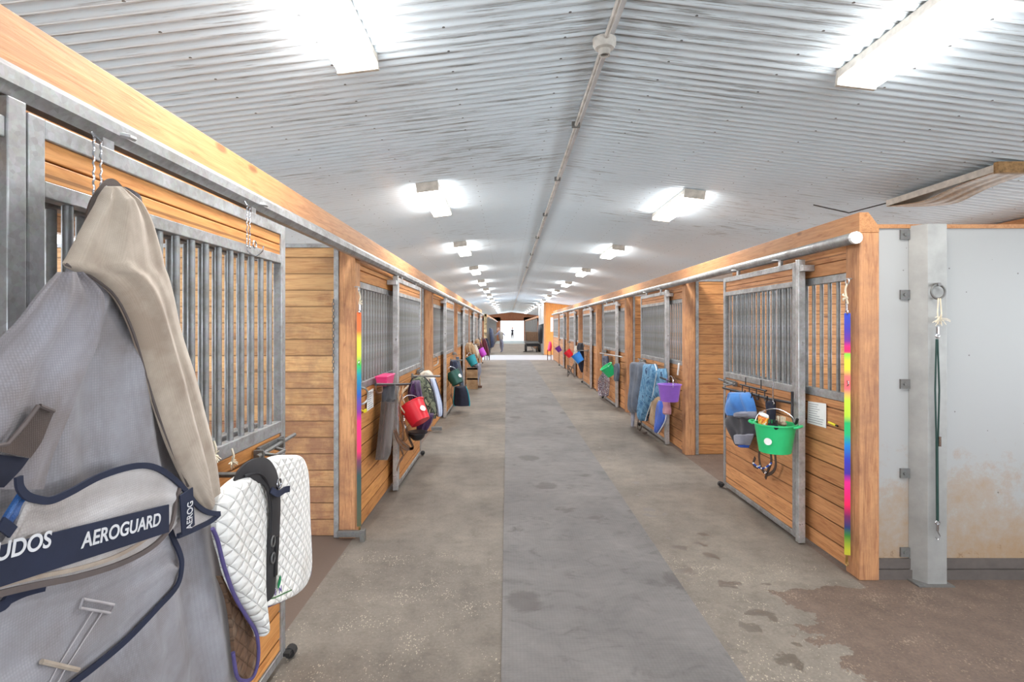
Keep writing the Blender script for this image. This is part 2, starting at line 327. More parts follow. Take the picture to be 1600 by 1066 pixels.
# ------------------------------------------------------------------ mesh building
class MB:
    def __init__(s): s.v = []; s.f = []
    def add(s, vs, fs):
        o = len(s.v); s.v += [Vector(v) for v in vs]; s.f += [tuple(i+o for i in f) for f in fs]; return s
    def box(s, x0, x1, y0, y1, z0, z1):
        v = [(x, y, z) for x in (x0, x1) for y in (y0, y1) for z in (z0, z1)]
        return s.add(v, [(0, 1, 3, 2), (4, 6, 7, 5), (0, 4, 5, 1), (2, 3, 7, 6), (0, 2, 6, 4), (1, 5, 7, 3)])
    def obox(s, c, ax, ay, az):      # centre and half axes
        c, ax, ay, az = map(Vector, (c, ax, ay, az))
        v = [c+ax*i+ay*j+az*k for i in (-1, 1) for j in (-1, 1) for k in (-1, 1)]
        return s.add(v, [(0, 1, 3, 2), (4, 6, 7, 5), (0, 4, 5, 1), (2, 3, 7, 6), (0, 2, 6, 4), (1, 5, 7, 3)])
    def tube(s, pts, r, n=8, closed=False, flat=None):
        pts = [Vector(p) for p in pts]; m = len(pts); vs = []; fs = []
        up = None
        for i, p in enumerate(pts):
            a = pts[(i-1) % m] if (closed or i > 0) else p
            c = pts[(i+1) % m] if (closed or i < m-1) else p
            d = (c-a).normalized() if (c-a).length > 1e-9 else Vector((0, 0, 1))
            if up is None:
                up = d.orthogonal().normalized()
                if flat is not None: up = (Vector(flat)-d*d.dot(Vector(flat))).normalized()
            else:
                ref = Vector(flat) if flat is not None else up
                up = (ref-d*d.dot(ref)); up = up.normalized() if up.length > 1e-6 else d.orthogonal().normalized()
            sd = d.cross(up)
            rr = r[i] if isinstance(r, list) else r
            ra, rb = (rr if isinstance(rr, tuple) else (rr, rr))
            for k in range(n):
                a_ = 2*PI*(k+.5)/n
                vs.append(p+sd*math.cos(a_)*ra+up*math.sin(a_)*rb)
        seg = m if closed else m-1
        for i in range(seg):
            for k in range(n):
                j = (i+1) % m
                fs.append((i*n+k, i*n+(k+1) % n, j*n+(k+1) % n, j*n+k))
        if not closed: fs.append(tuple(range(n))[::-1]); fs.append(tuple((m-1)*n+k for k in range(n)))
        return s.add(vs, fs)
    def strap(s, pts, w, th=.004, flat=(1, 0, 0)):   # flat band: w wide, facing 'flat'
        return s.tube(pts, (w/2*1.414, th/2*1.414), 4, flat=flat)
    def lathe(s, prof, c=(0, 0, 0), n=24, sx=1, sy=1, mat=None):
        vs = []; fs = []
        for (r, z) in prof:
            for k in range(n):
                a = 2*PI*k/n; v = Vector((r*math.cos(a)*sx, r*math.sin(a)*sy, z))
                if mat: v = mat @ v
                vs.append(v+Vector(c))
        for i in range(len(prof)-1):
            for k in range(n): fs.append((i*n+k, i*n+(k+1) % n, (i+1)*n+(k+1) % n, (i+1)*n+k))
        fs.append(tuple(range(n))[::-1]); fs.append(tuple((len(prof)-1)*n+k for k in range(n)))
        return s.add(vs, fs)
    def sheet(s, rows, nu=14, sub=3, nx=Vector((1, 0, 0)), th=.01, bulge=0.0, folds=0.0, nf=3.0, seed=0, back=None):
        """closed cloth slab from rows of (A, B) edge points; bulges along nx, rounded at its two edges"""
        R = []
        for i in range(len(rows)-1):
            for k in range(sub):
                u = k/sub; p = rows[max(i-1, 0)]; q = rows[i]; r = rows[i+1]; t_ = rows[min(i+2, len(rows)-1)]
                R.append(tuple(crom(p[e], q[e], r[e], t_[e], u) for e in (0, 1)))
        R.append(tuple(rows[-1])); m = len(R)
        rnd = random.Random(seed); ph = [rnd.uniform(0, 6.28) for _ in range(4)]
        fr = []; bk = []
        for i, (A, B) in enumerate(R):
            v_ = i/(m-1)
            for j in range(nu+1):
                u = j/nu; base = A.lerp(B, u); e = (max(0, math.sin(PI*u)))**.5
                ev = min(1, (min(v_, 1-v_)*8+.12)**.5) if bulge > .0 else 1
                f = folds*(math.sin(u*nf*6.28+ph[0]+v_*2.1)*.6+math.sin(u*nf*11.1+ph[1]-v_*3.7)*.3+math.sin(v_*7+ph[2]+u*4)*.4)
                fr.append(base+nx*(bulge*e*ev+th/2+f*min(1, e*1.4)))
                bk.append(base+nx*((-(back if back is not None else 0)*e)-th/2+(f*min(1, e*1.4) if back is None else 0)))
                if back is None and bulge: bk[-1] = fr[-1]-nx*th
        W = nu+1; n0 = m*W; vs = fr+bk; fs = []
        for i in range(m-1):
            for j in range(nu):
                a = i*W+j; fs.append((a, a+1, a+W+1, a+W)); fs.append((n0+a, n0+a+W, n0+a+W+1, n0+a+1))
            a = i*W; fs.append((a, a+W, n0+a+W, n0+a)); a = i*W+nu; fs.append((a+W, a, n0+a, n0+a+W))
        for j in range(nu):
            fs.append((j+1, j, n0+j, n0+j+1)); a = (m-1)*W+j; fs.append((a, a+1, n0+a+1, n0+a))
        return s.add(vs, fs)
    def build(s, name, mat, parent=None, smooth=False, bev=0.0, sub=0):
        me = bpy.data.meshes.new(name)
        off = parent_off(parent)
        me.from_pydata([v-off for v in s.v], [], s.f); me.materials.append(M[mat] if isinstance(mat, str) else mat)
        bm = bmesh.new(); bm.from_mesh(me); bmesh.ops.recalc_face_normals(bm, faces=bm.faces)
        bm.to_mesh(me); bm.free()
        o = bpy.data.objects.new(name, me); COL.objects.link(o); o.parent = parent
        if smooth:
            for p in me.polygons: p.use_smooth = True
            me.set_sharp_from_angle(angle=math.radians(42))
        if bev: b = o.modifiers.new('bevel', 'BEVEL'); b.width = bev; b.segments = 2; b.limit_method = 'ANGLE'
        if sub: b = o.modifiers.new('sub', 'SUBSURF'); b.levels = sub; b.render_levels = sub
        return o
def parent_off(p):
    o = Vector((0, 0, 0))
    while p is not None: o += Vector(p.location); p = p.parent
    return o
def crom(p, q, r, t_, u):
    return .5*((2*q)+(r-p)*u+(2*p-5*q+4*r-t_)*u*u+(3*q-p-3*r+t_)*u*u*u)
def smoothpath(pts, k=5, closed=False):
    pts = [Vector(p) for p in pts]; out = []; n = len(pts)
    for i in range(n if closed else n-1):
        g = (lambda j: pts[j % n]) if closed else (lambda j: pts[min(max(j, 0), n-1)])
        for a in range(k): out.append(crom(g(i-1), g(i), g(i+1), g(i+2), a/k))
    if not closed: out.append(pts[-1])
    return out
def tag(o, label=None, cat=None, group=None, kind=None):
    if label: o['label'] = label
    if cat: o['category'] = cat
    if group: o['group'] = group
    if kind: o['kind'] = kind
    return o
def thing(name, label, cat, loc=(0, 0, 0), group=None):
    o = bpy.data.objects.new(name, None); COL.objects.link(o); o.location = loc; o.empty_display_size = .1
    return tag(o, label, cat, group)
def copy_tree(o, parent=None):
    c = o.copy(); COL.objects.link(c)
    if parent is not None: c.parent = parent
    for ch in list(o.children): copy_tree(ch, c)
    return c
def struct(name, mb, mat, **k):
    return tag(mb.build(name, mat, None, **k), kind='structure')
ORD = ['first', 'second', 'third', 'fourth', 'fifth', 'sixth', 'seventh', 'eighth', 'ninth', 'tenth', 'eleventh', 'twelfth', 'thirteenth', 'fourteenth', 'fifteenth', 'sixteenth']
def circ(c, r, ax, ay, n=20, a0=0, a1=2*PI):
    c, ax, ay = Vector(c), Vector(ax), Vector(ay); closed = abs(a1-a0-2*PI) < 1e-6
    return [c+ax*math.cos(a0+(a1-a0)*i/(n if closed else n-1))*r+ay*math.sin(a0+(a1-a0)*i/(n if closed else n-1))*r for i in range(n)]
XA, YA, ZA = Vector((1, 0, 0)), Vector((0, 1, 0)), Vector((0, 0, 1))

# ------------------------------------------------------------------ setting
RX, RZ, SL = .54, 3.15, .12          # ridge
def cz(x): return RZ-SL*abs(x-RX)
YB, YE = -8.0, 60.0
WL, WR = -3.92, 5.0
struct('floor', MB().add([(-6, YB-.5, 0), (8, YB-.5, 0), (8, YE+1, 0), (-6, YE+1, 0)], [(0, 1, 2, 3)]), 'floor')
og = MB().add([(-80, -60, -.03), (80, -60, -.03), (80, 140, -.03), (-80, 140, -.03)], [(0, 1, 2, 3)])
struct('ground', og, plain('outside_gravel', C(228, 228, 224), .95))
def ceiling_side(x0, x1, name):
    mb = MB(); vs = []; fs = []
    pitch = .076; step = pitch/8; n = int((YE-YB)/step); xs = [x0, (x0+x1)/2, x1]
    for i in range(n+1):
        y = YB+i*step; dz = .009*math.cos(2*PI*y/pitch)
        for x in xs: vs.append((x, y, cz(x)+dz))
    for i in range(n):
        for j in range(2): a = i*3+j; fs.append((a, a+1, a+4, a+3))
    mb.add(vs, fs); return struct(name, mb, 'ceil', smooth=True)
ceiling_side(WL, RX, 'ceiling'); ceiling_side(RX, WR+.3, 'ceiling')
struct('roof', MB().add([(WL-.2, YB, cz(WL)+.12), (RX, YB, RZ+.12), (WR+.5, YB, cz(WR)+.12), (WL-.2, YE, cz(WL)+.12), (RX, YE, RZ+.12), (WR+.5, YE, cz(WR)+.12)], [(0, 1, 4, 3), (1, 2, 5, 4)]), 'steel_d')
# ridge strip and conduit
rs = MB().tube([(RX, YB, RZ-.012), (RX, YE, RZ-.012)], (.035, .006), 4, flat=ZA)
struct('trim_ridge', rs, plain('ridge_strip', C(206, 206, 208), .5, scale=5, var=.25))
M['pvc'] = plain('dirty_white_plastic', C(178, 174, 168), .45, scale=9, var=.4)
t = thing('ceiling_conduit', 'long thin conduit pipe running along the ridge of the white ceiling', 'conduit', (RX-.02, 3, 3.09))
for a, b in ((YB, 2.85), (2.95, 12), (12, YE)):
    MB().tube([(RX-.02, a, 3.115), (RX-.02, b, 3.115)], .013, 8).build('pipe', 'pvc', t, smooth=True)
for y in (4.1, 5.6, 7.4, 9.3, 11.5, 14): MB().box(RX-.05, RX+.01, y-.012, y+.012, 3.098, 3.14).build('clip', 'steel_d', t)
t = thing('lamp_holder', 'round porcelain lamp holder on the ridge conduit with no bulb', 'lamp holder', (RX-.02, 2.9, 3.13))
MB().lathe([(.062, .0), (.062, -.03), (.05, -.05), (.032, -.055), (.03, -.085), (.022, -.086), (.02, -.05)], (RX-.02, 2.9, 3.13), 20).build('base', 'pvc', t, smooth=True)
MB().lathe([(.019, -.05), (.019, -.07)], (RX-.02, 2.9, 3.13), 16).build('socket', 'steel_d', t)

PL0 = -.05
# outer walls, open where the cross aisle runs
def ywall(name, x, y0, y1, th, z1, mat): return struct(name, MB().box(min(x, x+th), max(x, x+th), y0, y1, 0, z1), mat)
M['outer'] = wood('outer_wall_boards', C(176, 140, 104), C(128, 92, 62), 'Y', .16)
def wall_daylight_gaps(name, x, y0, y1, th, z1, pitch):  # window openings added out of view to let daylight onto the ceiling
    mb = MB(); a, b = min(x, x+th), max(x, x+th); mb.box(a, b, y0, y1, 0, 1.1).box(a, b, y0, y1, 2.42, z1)
    y = y0; k = 0
    while y < y1-.01:
        c = y+pitch*.5; e = min(y+pitch, y1)
        mb.box(a, b, y, y+.12, 1.1, 2.42)
        y = e
    return struct(name, mb, 'outer')
wall_daylight_gaps('wall_left', WL, PL0, 25.9, -.1, cz(WL), 4.15); ywall('wall_left', WL, YB, PL0, -.1, cz(WL), 'outer'); wall_daylight_gaps('wall_left', WL, 30.6, YE, -.1, cz(WL), 4)
wall_daylight_gaps('wall_right', WR, 3.5, 25.9, .1, cz(WR), 3.33); wall_daylight_gaps('wall_right', WR, YB, 3.5, .1, cz(WR), 3.75); wall_daylight_gaps('wall_right', WR, 30.6, YE, .1, cz(WR), 4)
t = thing('wall_plate', 'pale orange timber running along the top of the outer wall beyond the white panels', 'beam', (4.93, 4, 2.35))
MB().box(4.86, 5.0, 3.5, 25.9, 2.44, cz(4.9)-.012).build('timber', 'beam', t)
# gable end with doorway
GX0, GX1 = -.69, 1.86; DT = 1.6+8.4*YE/F
g = MB()
g.box(WL, GX0-.0, YE, YE+.15, 0, 2.6).box(GX1, WR, YE, YE+.15, 0, 2.6)
g.add([(WL, YE, DT), (WR, YE, DT), (WR, YE, cz(WR)+.05), (RX, YE, RZ+.05), (WL, YE, cz(WL)+.05)], [(0, 1, 2, 3, 4)])
g.add([(WL, YE+.15, DT), (WR, YE+.15, DT), (WR, YE+.15, cz(WR)+.05), (RX, YE+.15, RZ+.05), (WL, YE+.15, cz(WL)+.05)], [(0, 4, 3, 2, 1)])
g.add([(GX0, YE, DT), (GX1, YE, DT), (GX1, YE+.15, DT), (GX0, YE+.15, DT)], [(0, 1, 2, 3)])
struct('wall_back', g, 'endwall')
# rubber mat
mt = MB().box(-.026, 1.075, YB, 25.8, .0, .008).build('rubber_mat', 'mat')
tag(mt, 'long grey rubber mat down the middle of the concrete aisle', 'mat')

# ------------------------------------------------------------------ timber: posts, beams, rails
PR = [3.42, 6.75, 10.1, 13.4, 16.75, 20.1, 23.4]; ER = 26.1
PL = [-.05, 4.10, 8.30, 12.45, 16.6, 20.75]; EL = 24.9
def post(x0, x1, y0, y1, z1, label, chamfer=0):
    o = MB().box(x0, x1, y0, y1, 0, z1).build('timber_post', 'post', None, bev=.006)
    return tag(o, label, 'post')
def reloc(o):  # origin to the base of the mesh
    vs = [v.co for v in o.data.vertices]; c = Vector((sum(v.x for v in vs)/len(vs), sum(v.y for v in vs)/len(vs), min(v.z for v in vs)))
    o.data.transform(Matrix.Translation(-c)); o.location = Vector(o.location)+c; return o
for i, p in enumerate(PR):
    lab = 'square timber post at the corner of the white wall beside the rainbow lead' if i == 0 else f'{ORD[i]} square timber post down the row from the white wall'
    reloc(post(XR, XR+.125, p, p+.14, 2.19, lab))
reloc(post(XR, XR+.1, ER-.12, ER, 2.19, 'pale end post of the row that starts at the white wall'))
for i, p in enumerate(PL):
    if i == 0: continue
    lab = 'knotty timber post beside the open stall with a rainbow lead on it' if i == 1 else f'{ORD[i-1]} timber post beyond the open stall in the fly rug row'
    reloc(post(XL-.125, XL, p, p+.14, 2.19, lab))
reloc(post(XL-.12, XL, EL-.1, EL+.05, 2.19, 'last timber post of the fly rug row before the cross aisle'))
sp = MB().box(XL-.16, XL, 30.7, 30.95, 0, 2.3).build('timber_post', wood('spotted_timber', C(220, 196, 150), C(120, 92, 58), 'Z', wear=C(50, 38, 26), stain=.95), None)
tag(reloc(sp), 'spotted cream timber post just past the cross aisle', 'post')

def beam(x0, x1, y0, y1, z0, z1, label, ch):
    "header timber with its outer top corner taken off"
    s = 1 if x1 > x0 else -1
    prof = [(x0, z0), (x1, z0), (x1, z1-ch), (x1-s*ch*.75, z1), (x0, z1)]
    mb = MB().add([(a, y0, b) for a, b in prof]+[(a, y1, b) for a, b in prof], [(4, 3, 2, 1, 0), (5, 6, 7, 8, 9)]+[(i, (i+1) % 5, 5+(i+1) % 5, 5+i) for i in range(5)])
    o = mb.build('header_beam', 'beam', None, bev=.003); reloc(o); return tag(o, label, 'beam')
beam(XR, XR+.125, PR[0], ER, 2.19, 2.318, 'long timber header beam over the stalls from the white wall', .09)
beam(XL, XL-.125, YB, EL+.05, 2.19, 2.328, 'long timber header beam over the stall row with the fly rug', .03)
beam(XL, XL-.125, 30.7, YE-.02, 2.15, 2.28, 'far header beam over the stalls past the spotted post', .03)
beam(2.0, 2.125, 36.0, YE-.02, 2.15, 2.28, 'far header beam over the stalls behind the cart', .03)

def rail(x, y0, y1, z, r, label, n, cap):
    t = thing('track_rail', label, 'rail', (x, (y0+y1)/2, z))
    MB().tube([(x, y0, z), (x, y1, z)], r, n).build('pipe', 'steel', t, smooth=n > 8)
    if cap:
        MB().tube([(x, y0-.012, z), (x, y0+.01, z)], r*1.05, 12).build('end_cap', 'white', t)
    s = 1 if x > 0 else -1
    for y in [y0+.4+i*1.66 for i in range(int((y1-y0)/1.66))][:14]:
        MB().box(min(x, x+s*.06), max(x, x+s*.06), y-.02, y+.02, z+r*.7, z+r*.7+.012).build('bracket', 'steel_d', t)
rail(XR-.045, PR[0]-.03, ER, 2.152, .037, 'round galvanized door track pipe with white end cap', 14, True)
rail(XL+.05, YB, EL, 2.135, .04, 'galvanized door track pipe over the fly rug door', 8, False)
rail(XL+.115, 31, YE-.2, 2.10, .04, 'far door track pipe past the spotted post', 8, False)

# ------------------------------------------------------------------ stall fronts
def planks_y(mb, x0, x1, y0, y1, z0, z1, pitch, g=.008):
    k = math.floor(z0/pitch)
    while k*pitch < z1-.01:
        a = max(z0, k*pitch)+g/2; b = min(z1, (k+1)*pitch)-g/2
        if b-a > .01: mb.box(x0, x1, y0, y1, a, b)
        k += 1
    return mb
def planks_x(mb, x0, x1, y0, y1, z0, z1, pitch, g=.008):
    return planks_y(mb, x0, x1, y0, y1, z0, z1, pitch, g)

def stall_front(side, P0, y0, y1, label, near):
    """fixed half of a stall front: planks below, grille above, header planks on top"""
    s = side; xf = (XR+.012) if s > 0 else (XL-.012)      # aisle face
    bx = lambda a, b: (min(xf+s*a, xf+s*b), max(xf+s*a, xf+s*b))
    t = thing('stall_enclosure', label, 'stall front', (xf, (y0+y1)/2, 0))
    m = 'front_r' if s > 0 else 'front'
    mb = MB(); planks_y(mb, *bx(.0, .035), y0, y1, .02, 1.10, .13); mb.box(*bx(.012, .03), y0, y1, .02, 1.1)
    mb.build('lower_planks', m, t, bev=.003 if near else 0)
    mb = MB(); planks_y(mb, *bx(.0, .035), y0, y1, 1.95, 2.19, .12)
    mb.build('header_planks', m, t, bev=.003 if near else 0)
    mb = MB().box(*bx(-.006, .04), y0, y1, 1.10, 1.155).box(*bx(-.006, .04), y0, y1, 1.90, 1.95)
    gf = mb.build('grille_frame', 'steel', t, bev=.003 if near else 0)
    n = int((y1-y0)/.098); xb = xf+s*.018
    first = None
    for i in range(n+1):
        y = y0+.03+i*(y1-y0-.06)/n
        if first is None:
            first = MB().tube([(xb, y, 1.15), (xb, y, 1.905)], .0125, 10 if near else 6).build('bar', 'bar', gf, smooth=True)
        else:
            c = first.copy(); c.location = (0, y-(y0+.03), 0); COL.objects.link(c); c.parent = gf
    return t

def door_src(side, w, label, cat='door'):
    """sliding stall door hung from the track; local origin at near floor corner, y runs away, aisle side is -s*x"""
    s = side; t = thing('stall_door', label, cat, (0, 0, 0))
    o = -s       # towards the aisle
    m = 'front_r' if s > 0 else 'front'; H = 2.075
    bx = lambda a, b: (min(o*a, o*b), max(o*a, o*b))
    fr = MB().box(*bx(-.02, .02), 0, .045, .03, H).box(*bx(-.02, .02), w-.045, w, .03, H)
    for z0, z1 in ((.03, .07), (1.10, 1.155), (1.895, 1.935), (2.03, H)): fr.box(*bx(-.019, .019), .045, w-.045, z0, z1)
    fo = fr.build('door_frame', 'steel', t, bev=.003)
    mb = MB(); planks_y(mb, *bx(-.015, .012), .045, w-.045, .07, 1.10, .13); mb.box(*bx(-.014, .005), .045, w-.045, .07, 1.1); mb.build('lower_planks', m, t, bev=.003)
    mb = MB().box(*bx(-.014, .012), .045, w-.045, 1.935, 1.982).box(*bx(-.014, .012), .045, w-.045, 1.986, 2.03); mb.build('top_planks', m, t, bev=.003)
    n = 14; y0 = .045
    step = (w-.09)/(n+1); first = None
    for i in range(n):
        y = y0+step*(i+1)
        if first is None: first = MB().tube([(0, y, 1.15), (0, y, 1.9)], .0125, 10).build('bar', 'bar', fo, smooth=True)
        else: c = first.copy(); c.location = (0, step*i, 0); COL.objects.link(c); c.parent = fo
    for y in (.26, w-.3):
        hg = MB().box(*bx(-.012, .008), y-.02, y+.02, H, H+.055).tube([(o*.0, y, H+.05), (o*.035, y+.04, H+.05), (o*.036, y+.06, H+.05)], .008, 6)
        hg.build('hanger', 'steel_b', t)
    la = MB().box(*bx(.02, .032), w-.30, w-.05, 1.045, 1.085)
    la.tube([(o*.05, w-.36, 1.06), (o*.05, w+.035, 1.075)], .009, 8)
    la.tube([(o*.05, w-.30, 1.06), (o*.095, w-.29, 1.05), (o*.095, w-.20, 1.05), (o*.05, w-.19, 1.06)], .008, 8)
    la.box(*bx(.02, .06), w-.33, w-.315, 1.04, 1.08).box(*bx(.02, .06), w-.12, w-.105, 1.045, 1.085)
    la.build('latch', 'steel_d', t)
    ro = MB().tube([(o*.035, w+.005, .03), (o*.035, w+.045, .03)], .026, 12).box(*bx(.0, .05), w-.03, w+.01, .035, .05)
    ro.build('floor_roller', 'rubber', t)
    return t
WD = {1: 1.345, -1: 1.40}
XD = {1: XR-.055, -1: XL+.062}
desc_r = ['hung with green tub and blue fly mask', 'hung with denim blanket and purple bucket', 'hung with round green bucket and braided ropes', 'hung with a blue bag', 'hung with a red bucket', 'hung with a small violet bucket', 'last before the cross aisle with nothing on it']
desc_l = ['hung with fly rug and white saddle pad', 'hung with red bucket and camouflage rug', 'hung with dark green bucket and black bag', 'hung with a teal bucket', 'hung with a magenta bucket', 'with maroon rug, last before the cross aisle']
src = {}
def place_door(s, i, y, label):
    if s not in src: src[s] = door_src(s, WD[s], label); d = src[s]
    else: d = copy_tree(src[s])
    d.location = (XD[s], y, 0); d['label'] = label; return d
def guide(s, y, label):
    x = XD[s]; o = -s
    t = thing('door_guide', label, 'guide post', (x, y, 0))
    MB().box(x-.025, x+.025, y-.05, y-.005, .01, 2.09).build('upright', 'steel_b' if y > 4 else 'steel', t, bev=.003)
    x2 = XR if s > 0 else XL
    MB().box(min(x-s*.02, x2+s*.009), max(x-s*.02, x2+s*.009), y-.10, y-.05, 2.0, 2.045).build('bracket', 'steel_b', t, bev=.003)
    return t
def divider(s, y, z1, label, full=True):
    xa = XR+.125 if s > 0 else XL-.125; xb = WR if s > 0 else WL
    t = thing('stall_divider', label, 'divider', ((xa+xb)/2, y, 0))
    mb = MB(); planks_x(mb, min(xa, xb), max(xa, xb), y+.05, y+.085, .0, z1, .125)
    mb.box(min(xa, xb), max(xa, xb), y+.055, y+.08, 0, z1)
    mb.build('planks', 'div_r' if s > 0 else 'div', t, bev=.003 if y < 11 else 0)
    MB().box(min(xa, xb), max(xa, xb), y+.04, y+.095, z1, z1+.03).build('cap_rail', 'steel', t)
    MB().box(min(xa, xa+s*.035), max(xa, xa+s*.035), y-.01, y+.05, 0.01, z1).build('channel', 'steel', t)
    return t
for i, p in enumerate(PR):
    q = PR[i+1] if i+1 < len(PR) else ER
    if i < 6:
        stall_front(1, p, p+.14, p+1.96, f'wooden stall front with steel grille, {ORD[i]} along from the white wall', i < 2)
        place_door(1, i, p+.62, f'sliding stall door, {ORD[i]} from the white wall, {desc_r[i]}')
        guide(1, p+.615, f'upright steel door guide at the {ORD[i]} stall from the white wall')
    else:
        stall_front(1, p, p+.14, q-.12, 'last wooden stall front of the row that starts at the white wall', False)
    if i: divider(1, p, 2.16, f'plank divider inside the row from the white wall, at its {ORD[i]} post')
for i, p in enumerate(PL):
    q = PL[i+1] if i+1 < len(PL) else EL
    stall_front(-1, p, p+.14, p+2.56, f'wooden stall front with grille, {ORD[i]} in the fly rug row', i < 2) if i < 5 else stall_front(-1, p, p+.14, q-.12, 'last wooden stall front of the fly rug row', False)
    if i < 6:
        place_door(-1, i, p+1.22 if i else 1.205, f'sliding stall door, {ORD[i]} of the fly rug row, {desc_l[i]}')
        guide(-1, p+1.215 if i else 1.20, f'upright steel door guide at stall {ORD[i]} of the fly rug row')
    if i: divider(-1, p, 2.2, f'plank divider inside the fly rug row, at its {ORD[i-1]} post')
# far section, beyond the cross aisle
k = 0
for s, x, a in ((-1, XL, 31.0), (1, 2.0, 36.2)):
    y = a
    while y < 57:
        k += 1; L = 3.9
        t = thing('stall_enclosure', f'dark barred stall front, {ORD[int((y-a)/4)]} past the {"spotted post" if s < 0 else "cart"}', 'stall front', (x, y, 0))
        mb = MB(); x0, x1 = sorted((x, x+s*.04)); planks_y(mb, x0, x1, y, y+L, .02, 1.15, .13); mb.build('lower_planks', 'front', t)
        gf = MB().box(x0, x1, y, y+L, 1.15, 1.2).box(x0, x1, y, y+L, 2.0, 2.08).build('grille_frame', 'steel_d', t)
        for j in range(14):
            yy = y+.15+j*.275
            MB().tube([(x+s*.02, yy, 1.2), (x+s*.02, yy, 2.0)], .02, 6).build('bar', 'steel_d', gf)
        for j in range(2):
            yy = y+j*1.95
            MB().box(x-s*.03-.03, x-s*.03+.03, yy, yy+.09, 0, 2.1).build('upright', 'steel_d', t)
        y += 4.0

# ------------------------------------------------------------------ white wall at the right
YW = 3.45
wx = MB().box(XR+.125, 3.42, YW, YW+.03, .13, 2.22).box(3.424, WR+.0, YW, YW+.03, .13, 2.22)
struct('wall_front', wx, 'whitewall')
struct('baseboard_front', MB().box(XR+.125, WR, YW-.02, YW+.03, 0, .062).box(XR+.125, WR, YW-.012, YW+.03, .066, .13), plain('dark_skirting', C(92, 84, 80), .6))
struct('trim_front', MB().box(XR+.125, WR, YW-.012, YW+.04, 2.22, 2.245), 'beam')
t = thing('steel_column', 'tall grey galvanized steel column standing against the white wall', 'column', (2.61, 3.37, 0))
x0, x1 = 2.545, 2.725
MB().add([(a, b, z) for z in (0, 2.235) for a, b in ((x0, YW-.001), (x0+.055, 3.36), (x1-.006, 3.36), (x1, YW-.001))], [(0, 1, 2, 3), (7, 6, 5, 4), (0, 4, 5, 1), (1, 5, 6, 2), (2, 6, 7, 3), (3, 7, 4, 0)]).build('shaft', plain('grey_column', C(158, 157, 154), .5, .3, scale=4, var=.2), t, bev=.003)
for z in (2.18, 1.80, 1.235, .67, .17):
    b_ = MB().box(x0-.055, x0+.004, YW-.012, YW, z-.03, z+.03).build('bracket', 'steel_d', t)
    MB().tube([(x0-.03, YW-.022, z), (x0-.03, YW-.01, z)], .010, 6).build('bolt', 'steel_d', b_)
MB().box(x0-.02, x1+.02, 3.33, YW, 0, .008).build('base_plate', 'steel_d', t)
# ring and bungee lead on the column
c = P(1466, 456, D=3.33)
t = thing('tie_ring', 'dark metal tie ring near the top of the steel column', 'ring', c)
MB().tube(circ(c, .042, XA, ZA, 22), .007, 8, closed=True).build('ring', 'steel_d', t, smooth=True)
MB().tube([c+ZA*.045+YA*.03, c+ZA*.045-YA*.012], .011, 8).build('eye_bolt', 'steel_d', t)
t = thing('bungee_tie', 'dark green bungee tie hanging from pale twine on the steel column', 'tie', (c.x, 3.33, .4))
tw = MB()
for dx in (-.012, .012): tw.tube([c+Vector((dx*.5, -.008, -.04)), c+Vector((dx, -.01, -.13)), c+Vector((dx*.6, -.01, -.2))], .004, 6)
rnd = random.Random(3)
for k in range(12):
    a = rnd.uniform(0, 6.28); q = c+Vector((0, -.012, -.15-.03*rnd.random()))
    tw.tube(smoothpath([q, q+Vector((math.cos(a)*.03, -.01, math.sin(a)*.02)), q+Vector((math.cos(a)*.055, -.012, math.sin(a)*.03-.012))], 3), .0022, 5)
tw.build('twine', 'rope_w', t)
kz = P(1466, 690, D=3.33).z; ez = P(1466, 815, D=3.33).z; tz = P(1466, 530, D=3.33).z
g_ = MB()
for dx in (-.012, .013): g_.tube([(c.x+dx*.3, 3.34, tz), (c.x+dx, 3.338, (tz+kz)/2), (c.x+dx*.4, 3.338, kz)], .005, 8)
g_.tube([(c.x, 3.34, kz), (c.x+.002, 3.338, ez)], .008, 8)
g_.build('cord', plain('green_cord', C(26, 58, 52), .7), t, smooth=True)
MB().tube(circ((c.x, 3.335, tz+.02), .012, XA, ZA, 12), .004, 6, closed=True).tube([(c.x, 3.335, tz+.03), (c.x, 3.335, tz+.075)], .008, 8).build('upper_snap', 'chrome', t, smooth=True)
h = MB().tube(circ((c.x, 3.335, ez-.01), .012, XA, ZA, 12), .004, 6, closed=True).tube([(c.x, 3.335, ez-.02), (c.x, 3.335, ez-.06)], .008, 8)
h.tube([(c.x, 3.335, ez-.06), (c.x+.014, 3.335, ez-.09), (c.x, 3.335, ez-.115), (c.x-.012, 3.335, ez-.10)], .0035, 6).build('lower_snap', 'chrome', t, smooth=True)
MB().tube([(c.x+.01, 3.33, kz-.03), (c.x+.01, 3.33, kz+.03)], .008, 8).build('slider', 'chrome', t, smooth=True)
# tack room wall across the far cross aisle
tk = MB()
xx = 2.16
while xx < WR-.02:
    x2 = min(xx+.17, WR-.01); tk.add([(a, b, z) for a in (xx+.003, x2-.003) for b in (30.55, 30.6) for z in (0, cz(a)-.02)], [(0, 1, 3, 2), (4, 6, 7, 5), (0, 4, 5, 1), (2, 3, 7, 6), (0, 2, 6, 4), (1, 5, 7, 3)]); xx += .17
tk.box(2.16, WR, 30.57, 30.6, 0, 2.5)
t = thing('tack_room', 'full height orange board room wall past the row from the white wall', 'room', (3, 31, 0))
tk.build('board_wall', 'tackwall', t)
MB().box(2.10, 2.16, 30.52, 36, 0, 2.93).build('metal_cladding', steel('cladding', C(172, 178, 182), .4, .3), t)
MB().box(2.07, 2.17, 30.5, 30.56, 0, 2.93).build('corner_trim', 'beam', t)
MB().box(2.45, 2.72, 30.52, 30.55, 1.3, 2.1).build('notice_board', 'white', t)

